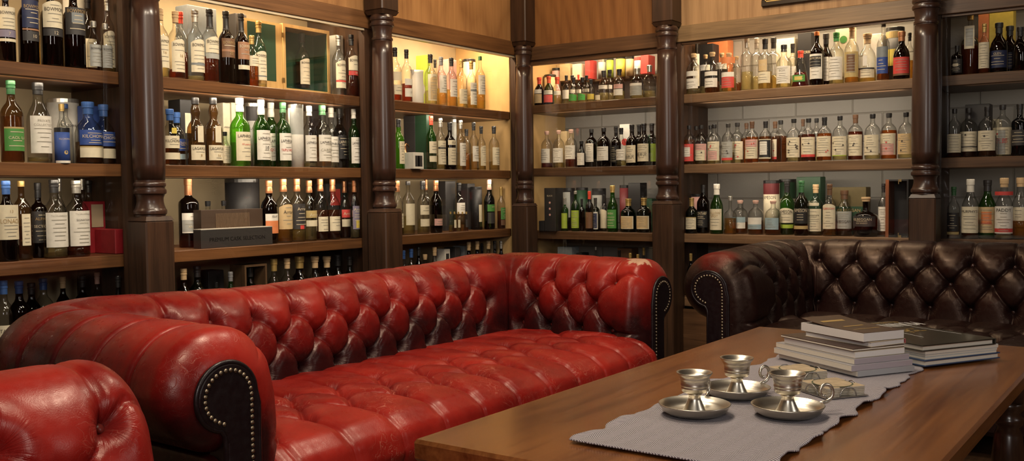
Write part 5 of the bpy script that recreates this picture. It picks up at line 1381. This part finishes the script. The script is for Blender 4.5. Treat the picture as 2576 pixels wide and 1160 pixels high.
('B2', 0): '''
1745 36 135 0 q c p2 n wh.14.38,wh.44.56 "Mackmyra@30@50
1733 24 112 2 h c x k wh.20.80
1775 28 138 1 q c p3 n wh.60.74
1792 38 132 0 q c m4 n wh.14.36,wh.42.52 "Mackmyra@28@50
1816 30 134 1 q c p3 n wh.60.76
1834 37 134 0 q c g5 n rd.10.38,wh.38.50,og.72.88.140 | round shouldered bottle with red label and orange neck band
1853 26 142 1 q c m4 n x
1879 31 94 0 h c p5 s x
1904 32 96 1 h c p4 s x
1925 35 98 0 h c g5 k cr.12.34,ta.36.58.70 "BOX@48@62@l | tall clear bottle with etched round seal over a cream label
1946 34 95 1 h c g4 k x
1972 37 113 0 b c p3 k wh.10.50 "BOX@40@70@t | clear bottle with plain white label in front of the cream carton
1994 26 110 1 h c p3 k wh.30.50
2014 48 128 0 o c v6 r2 gn.16.34.70,ye.20.30.40 | cone shaped red bottle with oval green label
2055 34 80 0 i d r6 o wh.12.58,bk.34.54.100 "ARMORIK@50@60@l | dark bottle with white label carrying a black square
2078 34 85 1 k d x k wh.10.55
2104 38 82 0 s c p2 v wh.8.52 | clear bottle with bright green capsule and big cream label
2143 35 65 0 s c a7 n2 go.10.54,br.20.50.60 | amber bottle with wooden stopper and gold patterned label
2182 42 85 0 k c g4 n cr.10.30,dk.27.30,wh.34.54.25 | squat golden bottle with cream band and small upright label
2222 31 57 0 i c m3 k bl.12.40,sl.40.58 | bottle with a shiny blue label
2268 40 80 0 k d m6 c rd.12.46,br.8.12 | squat dark bottle with red label
2288 22 83 1 s c a6 k x
''',
('B2', 1): '''
1734 31 316 0 q c o9 k rd.8.52,wh.20.44.60 | playing card bottle with red label bearing a white diamond
1748 30 318 1 q c r9 k x
1764 33 315 0 q c p5 k pk.10.52,cr.10.36.90 &sd2 | playing card bottle with pale pink and cream label
1797 34 313 0 q c p3 k cr.8.56,pk.10.32.80 &dr3 | playing card bottle with cream label showing two red pips
1787 26 316 2 q c p3 k x
1832 33 311 0 q c p4 k gr.14.54,rd.8.14 &cd4 | playing card bottle with grey white label over a red strip
1855 34 309 1 q c p5 k cr.10.54 &hr6 | playing card bottle with red hearts on cream
1878 30 310 2 q c o9 u2 x
1892 34 306 0 q c o9 u3 cr.10.56,pk.38.56.100 &dr4 | orange playing card bottle with pink and cream label
1926 34 305 0 q c m9 k3 cr.9.56.124,bk.12.54,wh.18.50.60 &sd0 | playing card bottle with black label showing one white card
1950 32 306 1 q c m9 u3 cr.14.56.70,rd.8.14.70 &dr7 | playing card bottle with red pips above a red strip
1964 34 303 2 q c m9 k x
1997 36 299 0 q c p2 k cr.10.56 &cd8 | clear playing card bottle with many black clubs
2034 36 298 0 q c r9 k cr.16.56,rd.10.16 &sd2 | dark playing card bottle with cream label over a red strip
2020 26 300 2 q c m9 u3 x
2054 30 298 2 q c p4 k x
2074 37 295 0 q c o9 k4 cr.10.56 &dr2 | orange playing card bottle with one red diamond on cream
2113 37 292 0 q c p3 k cr.10.54,lg.10.12 &sd3 | clear playing card bottle with faint drawing on cream
2152 38 289 0 q c r9 u4 cr.10.56 &cd2 | red-brown playing card bottle with brown capsule and club
2195 39 287 0 q c p2 k cr.10.54 &sd2 | very pale playing card bottle with almost blank cream label
2236 40 285 0 q c o9 k cr.10.56,pk.10.34.90 &hr2 | orange playing card bottle with pink figure label near the last column
2279 38 283 0 q c p2 k ta.10.54 &sd2 | clear playing card bottle touching the last column
''',
('B2', 2): '''
1740 30 498 0 s e x y3 cr.12.46,go.44.46 | dark green bottle with cream label at the reddish column
1769 32 465 0 i d r6 k4 bk.12.46 "CLONTARF@41@85@l "IRISH@34@55@l | clear necked bottle with black lettered label and black cap
1803 33 463 0 t g x w3 cr.8.50 "YELLOW@42@65@g "SPOT@36@65@g | green bottle with tall beige label and green seal
1837 32 494 0 f c a6 s x
1862 38 504 0 q c m5 p wh.16.34,lb.34.50 &sd0 | first of three squat bottles with pale blue label
1901 38 504 0 q c m6 p lb.16.30,wh.30.50 &sd0 | middle of three squat bottles with pale blue label
1945 40 505 0 q c m5 p lb.16.50 &sd0 | last of three squat bottles with pale blue label, before the red tube
1980 36 456 0 s g x k2 CR.22.50,lg.12.19 "JAMESON@43@90 | green bottle with big arched cream label and black cap
2016 36 455 0 s e x g2 bk.22.50,go.12.18 "JAMESON@46@90@l | dark green bottle with black label and pale lettering
2052 36 464 0 s c p2 n cr.8.52,cr.58.64.80 "Connemara@40@50 | pale clear bottle with cork top and large cream label
2087 33 463 0 s c a6 u2 CR.14.62 "KILBEGGAN@53@52@r | amber bottle with arched cream label and red lettering
2124 41 479 0 t c m6 u2 gr.16.54 "KILBEGGAN@32@78@d | wide dark bottle with grey metallic label
2178 60 496 0 f d m5 n dk.26.52 "KILBEGGAN@44@95@l "IRISH_WHISKEY@34@45@l | wide squat decanter with stopper and pale lettering
2222 24 462 1 s c o7 k wh.10.56 | orange bottle with cream label beside the upright case
''',
('B2', 3): '''
1738 20 638 0 s d x y x
''',
('B3', 0): '''
2408 28 115 0 h d m6 k bk.8.54,cr.30.38.50
2441 44 33 0 f c r7 y cr.42.78.55,gr.46.74.40 | flat shouldered red bottle hung with an ornate oval medallion
2476 26 60 0 s c m6 y cr.10.62 | amber bottle with narrow tall cream label
2513 42 58 0 k d m6 k nv.10.44 "GLEN@38@60@l
2540 40 66 1 k d m6 k nv.10.44
2567 38 68 0 k d m6 k x
''',
('B3', 1): '''
2401 34 274 0 q c r7 k cr.10.48 &sd0 | dark red bottle with cream label hard beside the last column
2437 41 272 0 q c r4 k cr.12.52,dk.20.22 &sd1 | dark bottle with winged emblem on cream label, nearer the column
2484 43 269 0 q c m6 k4 cr.12.52 &sd1 | black capped bottle with winged emblem on cream label
2522 43 264 0 q c p2 k cr.4.56,gr.4.50.40 "三郎@30@110@r &hr1 | clear bottle with red dot on a large cream label
2565 38 262 0 h t m5 k dk.20.50
''',
('B3', 2): '''
2399 30 470 0 s c o6 g bk.14.50,go.8.13
2441 41 451 0 t c m5 w3 cr.10.54 "MURPHY'S@46@62 | bottle with cream capsule and cream lettered label
2484 42 453 0 t g x k2 ta.10.54,og.26.46.60 "POWERS@26@50@r | green bottle with orange crested label
2526 43 448 0 t a p1 n wh.10.54,rd.12.18,rd.72.78 "PADDY@48@75@d | clear bottle with white label and red diagonal band
2567 42 447 0 t c a6 n cr.30.52
''',
}
CART = {
('A0', 0): ['218 50 -15 2 t wh "BOWMORE@70@50@t | white tube with grey lettering behind the miniatures', ],
('A0', 1): ['157 36 322 0 t bl "KILCHOMAN@68@70@l #wh@0@7 %go@30@8 | slim royal blue tube with white foot in front of the white canister', '160 74 250 2 t wh "Octomore@60@70@d | wide white canister behind the blue tube', '252 52 268 2 x bl | plain blue carton behind the squat bottles'],
('A1', 0): ['494 86 14 2 x sl | tall dark grey carton behind the top shelf bottles', '592 34 23 2 x dk | narrow black carton next to the open case door', '873 22 92 2 x gr | grey carton behind the bottles by the column'],
('A1', 1): ['458 44 250 2 x bk #cr@50@80@38 | black carton with white oval panel', '556 22 258 2 x cr "LAPHROAIG@62@40@d | cream carton half covered by its twin behind the green bottle', '582 34 258 2 x cr "LAPHROAIG@62@80@d #wh@20@40@50 | cream lettered carton directly behind the bright green bottle', '634 36 260 2 t gr #dk@72@96 "LAPHROAIG@60@60@d | grey tube with black top behind the bright green bottle', '744 38 264 0 t wh #gr@52@96 | tall white tube, grey above, standing between green bottles', '884 18 285 2 x gr | thin grey carton near the column'],
('A1', 2): ['610 84 446 2 t bk | big glossy black canister behind the gift boxes', '846 56 462 2 x dk #rd@60@90@60 | dark carton with red panel behind copper capped bottles'],
('A1', 3): ['530 46 682 1 x bk #wh@50@64@60 | black carton with small pale label on the bottom shelf'],
('A2', 0): ['1065 12 136 2 x lg | thin yellow green carton behind the white jug', '1125 32 148 2 x pk | pinkish carton behind the top shelf bottles', '1181 32 150 2 t ta | round tan canister behind gold capsuled bottles'],
('A2', 1): ['1039 38 383 0 x wh #dk@14@80@70 #wh@14@80@12 | small white box with two dark windows', '1041 34 285 2 x dk | tall dark carton behind the small white box', '1064 16 288 1 x dg | thin dark green carton beside the green bottle', '1142 14 300 2 t gr | silver tube behind the dark bottle'],
('A2', 2): ['1199 28 470 1 t bk #cr@18@58@30 | black tube with slim cream strip', '1120 40 456 2 x dk | dark carton at the back of the third shelf', '1172 30 462 2 x dk | dark carton behind the row of miniatures'],
('A2', 3): ['1112 20 628 1 x wh #dk@60@90@60 | white carton with black print on the bottom shelf', '1138 20 624 1 x dk | dark carton next to the white one on the bottom shelf', '1160 20 620 1 x sl #cr@40@60@60 | slate carton on the bottom shelf'],
('B1', 0): ['1370 30 190 2 t ta | brown tube behind the red capsuled bottle', '1400 22 172 2 t pk | pale canister behind red capsuled bottles'],
('B1', 1): ['1580 28 312 2 x wh %rd@58@22 | white carton printed with a red ring', '1424 26 330 2 x ta | tan carton behind cork topped bottles'],
('B1', 2): ['1393 33 473 0 x bk %pk@66@7 %pk@52@7 %pk@38@7 "BLACK@82@50@l | black carton with three round dots', '1431 32 473 2 t bk #gr@30@90@50 | black tube with silver arch', '1465 30 472 2 t dg | green tube behind slim green bottles', '1507 36 474 2 t bk #gr@40@84@60 | black tube with pale arch behind the navy label bottle', '1573 28 466 2 t dr #bk@0@14 | dark red canister behind the broad bottles', '1604 34 460 2 x bk | black carton behind the broad green bottles', '1637 26 500 2 x dg %cr@70@10 | green carton with pale disc at the column', '1372 15 556 0 x bk | tiny black box beside the black carton with dots'],
('B1', 3): ['1430 42 622 1 x sl #pk@20@50@80 | small picture carton on the bottom shelf', '1466 16 637 1 x bk | tiny black carton on the bottom shelf', '1580 40 625 2 x br | brown slatted carton on the bottom shelf'],
('B2', 0): ['1765 44 112 2 x bk | black carton below the row of small cork bottles' , '1812 54 100 2 x og "WHISKY@75@60@r #bk@0@52 | orange topped carton with red lettering', '1982 46 96 2 x cr | plain cream carton behind the clear bottles', '2030 34 82 1 x bk "ARMORIK@66@70@l | black carton with cream lettering behind the cone bottle', '2128 40 66 2 x cr %gn@78@20 | cream carton with a green disc', '2200 44 85 2 x wh | white carton behind the squat golden bottle', '2252 44 70 2 t bk #ye@30@60 #go@80@92 | black and yellow tube at the back'],
('B2', 1): [],
('B2', 2): ['1743 34 488 1 t pk | pinkish tube behind the dark green bottle', '1941 40 454 2 t cr #dr@74@98 "JAMESON@68@90@d | red and cream lettered tube', '1981 42 451 2 t dg #cr@40@64 | green tube behind the arched label bottle', '2040 60 445 2 x dg "JAMESON@56@70@l #bk@0@20 | dark green lettered carton', '2141 84 471 2 x dy #dg@0@60@100 "KILBEGGAN@52@90@g | wide green gold carton behind the decanter'],
('B3', 0): ['2522 54 22 2 x ye "LOMOND@40@60@d | yellow carton high at the back', '2478 24 30 2 x og | orange carton behind the flat bottle'],
('B3', 1): ['2462 56 262 2 x bk | black carton behind the winged labels', '2500 30 300 2 x cr | low cream carton behind winged labels'],
}
LC['G'.lower()] = ('vivid green', (0.06, 0.42, 0.05))
# back row of canisters in the narrow cabinet stands on a little riser
rz_ = SB[0]+0.172
V, Fc = boxgeo(np.array([0.335, CY[0]+0.016, rz_-0.012]), np.array([0.467, -0.05, rz_]))
rs = mk('riser', V, Fc, M_raily, [o for o in bpy.data.objects if o.get('label') == CABLABEL['B1']][0])
RIS = ['1515 20 150 3 t gr', '1535 18 145 3 t lg', '1562 24 142 3 t ye', '1585 20 142 3 t ta', '1608 24 138 3 t wh #rd@70@95', '1630 22 138 3 x rd', '1430 30 160 3 x ta', '1460 26 160 3 x cr', '1487 14 150 3 x rd', '1390 40 165 3 x ta']
RLOOK = ['grey', 'lime green', 'yellow', 'tan', 'white and red', 'dark red', 'wide tan', 'cream', 'narrow red', 'broad tan']
def parse(line):
    a, _, look = line.partition('|'); return a.split(), (look.strip() or None)
for key in DATA:
    rows = [parse(l)+(0,) for l in DATA[key].strip().splitlines()]+[parse(l)+(1,) for l in CART.get(key, [])]
    for p, look, isc in sorted(rows, key=lambda q: (int(q[0][3]), q[2])):
        if isc: carton(key[0], key[1], float(p[0]), float(p[1]), float(p[2]), int(p[3]), p[4], p[5], p[6:], look)
        else: bottle(key[0], key[1], float(p[0]), float(p[1]), float(p[2]), int(p[3]), p[4], p[5], p[6], p[7] if p[7] != 'x' else None, p[8] if len(p) > 8 else 'x', p[9:], look)
for l, nm in zip(RIS, RLOOK):
    p, _ = parse(l); carton('B1', 0, float(p[0]), float(p[1]), float(p[2]), 3, p[4], p[5], p[6:], nm+(' tube' if p[4] == 't' else ' carton')+' on the raised back step', base=rz_)

# ------------------------------------------------------------------ names that single each one out
SHL = SHN
for it in ITEMS:
    row = sorted([q for q in ITEMS if q['cab'] == it['cab'] and q['sh'] == it['sh'] and q['kind'] == 'bottle'], key=lambda q: -q['u'])
    cabn = CABS[it['cab']]['name']; sh = SHN[it['sh']]; o = it['o']
    if it['look']:
        lb = it['look']
        tail = sh+', '+cabn
        if len(lb.split())+len(tail.replace('-', '').split()) <= 16: lb = lb+', '+tail
        elif len(lb.split())+2 <= 16 and 'shelf' not in lb: lb = lb+', '+sh
    elif it['kind'] == 'bottle':
        k = row.index(it)
        bits = [it['gl']+' bottle']
        if it['lab']: bits.append(it['lab']+' label')
        elif it['lq']: bits.append(it['lq'].replace('whisky', 'inside'))
        if it['cap']: bits.append(it['cap']+' cap')
        lb = ', '.join(bits+[ORD[k]+' from corner', sh, cabn])
    else:
        lb = '%s %s at the back of the %s, %s' % (it['lab'], it['kind'], sh, cabn)
    if len(lb.split()) > 16: lb = lb.replace(cabn, {'A0': 'red-case cabinet', 'A1': 'wooden-case cabinet', 'A2': 'white-jug cabinet', 'B1': 'narrow cabinet', 'B2': 'orange-carton cabinet', 'B3': 'last cabinet'}[it['cab']])
    if len(lb.split()) > 16: lb = lb.replace(' from corner', ' along')
    cat = {'bottle': 'bottle', 'tube': 'tube', 'box': 'box'}[it['kind']]
    tag(o, lb, cat, {'bottle': 'bottles in the whisky cabinets', 'tube': 'gift tubes in the whisky cabinets', 'box': 'cartons in the whisky cabinets'}[it['kind']])
print('ITEMS', len(ITEMS), 'bottles', sum(1 for i in ITEMS if i['kind'] == 'bottle'))

# ------------------------------------------------------------------ lights
def area(name, loc, target, size, power, col, sy=None, spread=None):
    l = bpy.data.lights.new(name, 'AREA'); l.energy = power; l.color = col; l.size = size
    if sy: l.shape = 'RECTANGLE'; l.size_y = sy
    if spread: l.spread = spread
    o = bpy.data.objects.new(name, l); COL.objects.link(o); o.location = loc
    d = Vector(target)-Vector(loc); o.rotation_euler = d.to_track_quat('-Z', 'Y').to_euler(); return o
WARM = (1.0, 0.76, 0.48); NEU = (1.0, 0.84, 0.64); COOL = (1.0, 0.94, 0.88)
area('ceiling_lamp', (-3.2, -2.1, 2.70), (-3.0, -1.6, 0.4), 0.42, 28, NEU)
area('ceiling_lamp', (-4.5, -2.6, 2.70), (-4.1, -2.0, 0.6), 0.45, 22, NEU)
area('ceiling_lamp', (-1.9, -2.0, 2.70), (-2.2, -1.6, 0.4), 0.40, 15, NEU)
area('ceiling_lamp', (-1.0, -0.75, 2.73), (-0.72, 0.0, 2.0), 0.30, 18, WARM)
area('ceiling_lamp', (-0.75, -1.65, 2.73), (0.0, -1.65, 2.0), 0.30, 15, WARM)
area('added_label_fill', (-2.3, -1.5, 2.70), (-2.05, 0.0, 1.40), 0.25, 13, NEU, spread=1.5)  # three unseen fill lamps added to brighten the bottle labels
area('added_label_fill', (-3.7, -1.6, 2.70), (-3.3, 0.0, 1.45), 0.25, 6, NEU, spread=1.4)
area('added_label_fill', (-1.6, -1.9, 2.70), (0.0, -1.75, 1.40), 0.25, 8, NEU, spread=1.4)
area('window_light', (-6.6, -4.4, 1.9), (-3.2, -1.4, 0.6), 0.7, 36, COOL, 1.1)
area('window_light', (-3.0, -5.4, 1.9), (-2.8, -2.0, 0.8), 0.6, 12, COOL, 1.0)
for k, pw in (('A0', 9), ('A1', 16), ('A2', 20), ('B1', 8), ('B2', 12), ('B3', 1.6)):
    c = CABS[k]; w = c['w']; u = (c['a']+c['b'])/2; ln = abs(c['a']-c['b'])-0.3
    z = c['rail'][1]+0.06
    if w == 'A': area('cabinet_strip', (u, 0.14, z), (u, 0.20, 1.5), ln, pw, WARM, 0.03)
    else: o = area('cabinet_strip', (0.14, u, z), (0.20, u, 1.5), ln, pw, (1.0, 0.76, 0.48), 0.03)
for k, i, pw in (('A0', 0, 2.0), ('A0', 1, 1.6), ('A1', 0, 3.4), ('A1', 1, 2.4), ('A2', 0, 2.8), ('A2', 1, 2.0), ('B1', 0, 1.4), ('B1', 1, 1.0), ('B2', 0, 2.6), ('B2', 1, 1.5), ('B3', 0, 0.6), ('B3', 1, 0.5)):  # fill lamps added under the shelves for brightness, no visible fitting
    c = CABS[k]; w = c['w']; u = (c['a']+c['b'])/2; ln = abs(c['a']-c['b'])-0.3; z = c['z'][i]-ST-0.006
    if w == 'A': area('added_shelf_fill', (u, 0.050, z-0.006), (u, 0.45, z-0.20), ln, pw, NEU, 0.012)
    else: area('added_shelf_fill', (0.050, u, z-0.006), (0.45, u, z-0.20), ln, pw, NEU, 0.012)
wd = bpy.data.worlds.new('room_air'); SC.world = wd; wd.use_nodes = True
wd.node_tree.nodes['Background'].inputs[0].default_value = (1.0, 0.8, 0.6, 1); wd.node_tree.nodes['Background'].inputs[1].default_value = 0.010
SC.view_settings.view_transform = 'Standard'; SC.view_settings.look = 'None'; SC.view_settings.exposure = 0.0; SC.view_settings.gamma = 1.0
SC.view_settings.use_curve_mapping = False
cy = SC.cycles
cy.max_bounces = 7; cy.diffuse_bounces = 3; cy.glossy_bounces = 3; cy.transmission_bounces = 3; cy.transparent_max_bounces = 28
cy.caustics_reflective = False; cy.caustics_refractive = False; cy.sample_clamp_indirect = 4.0
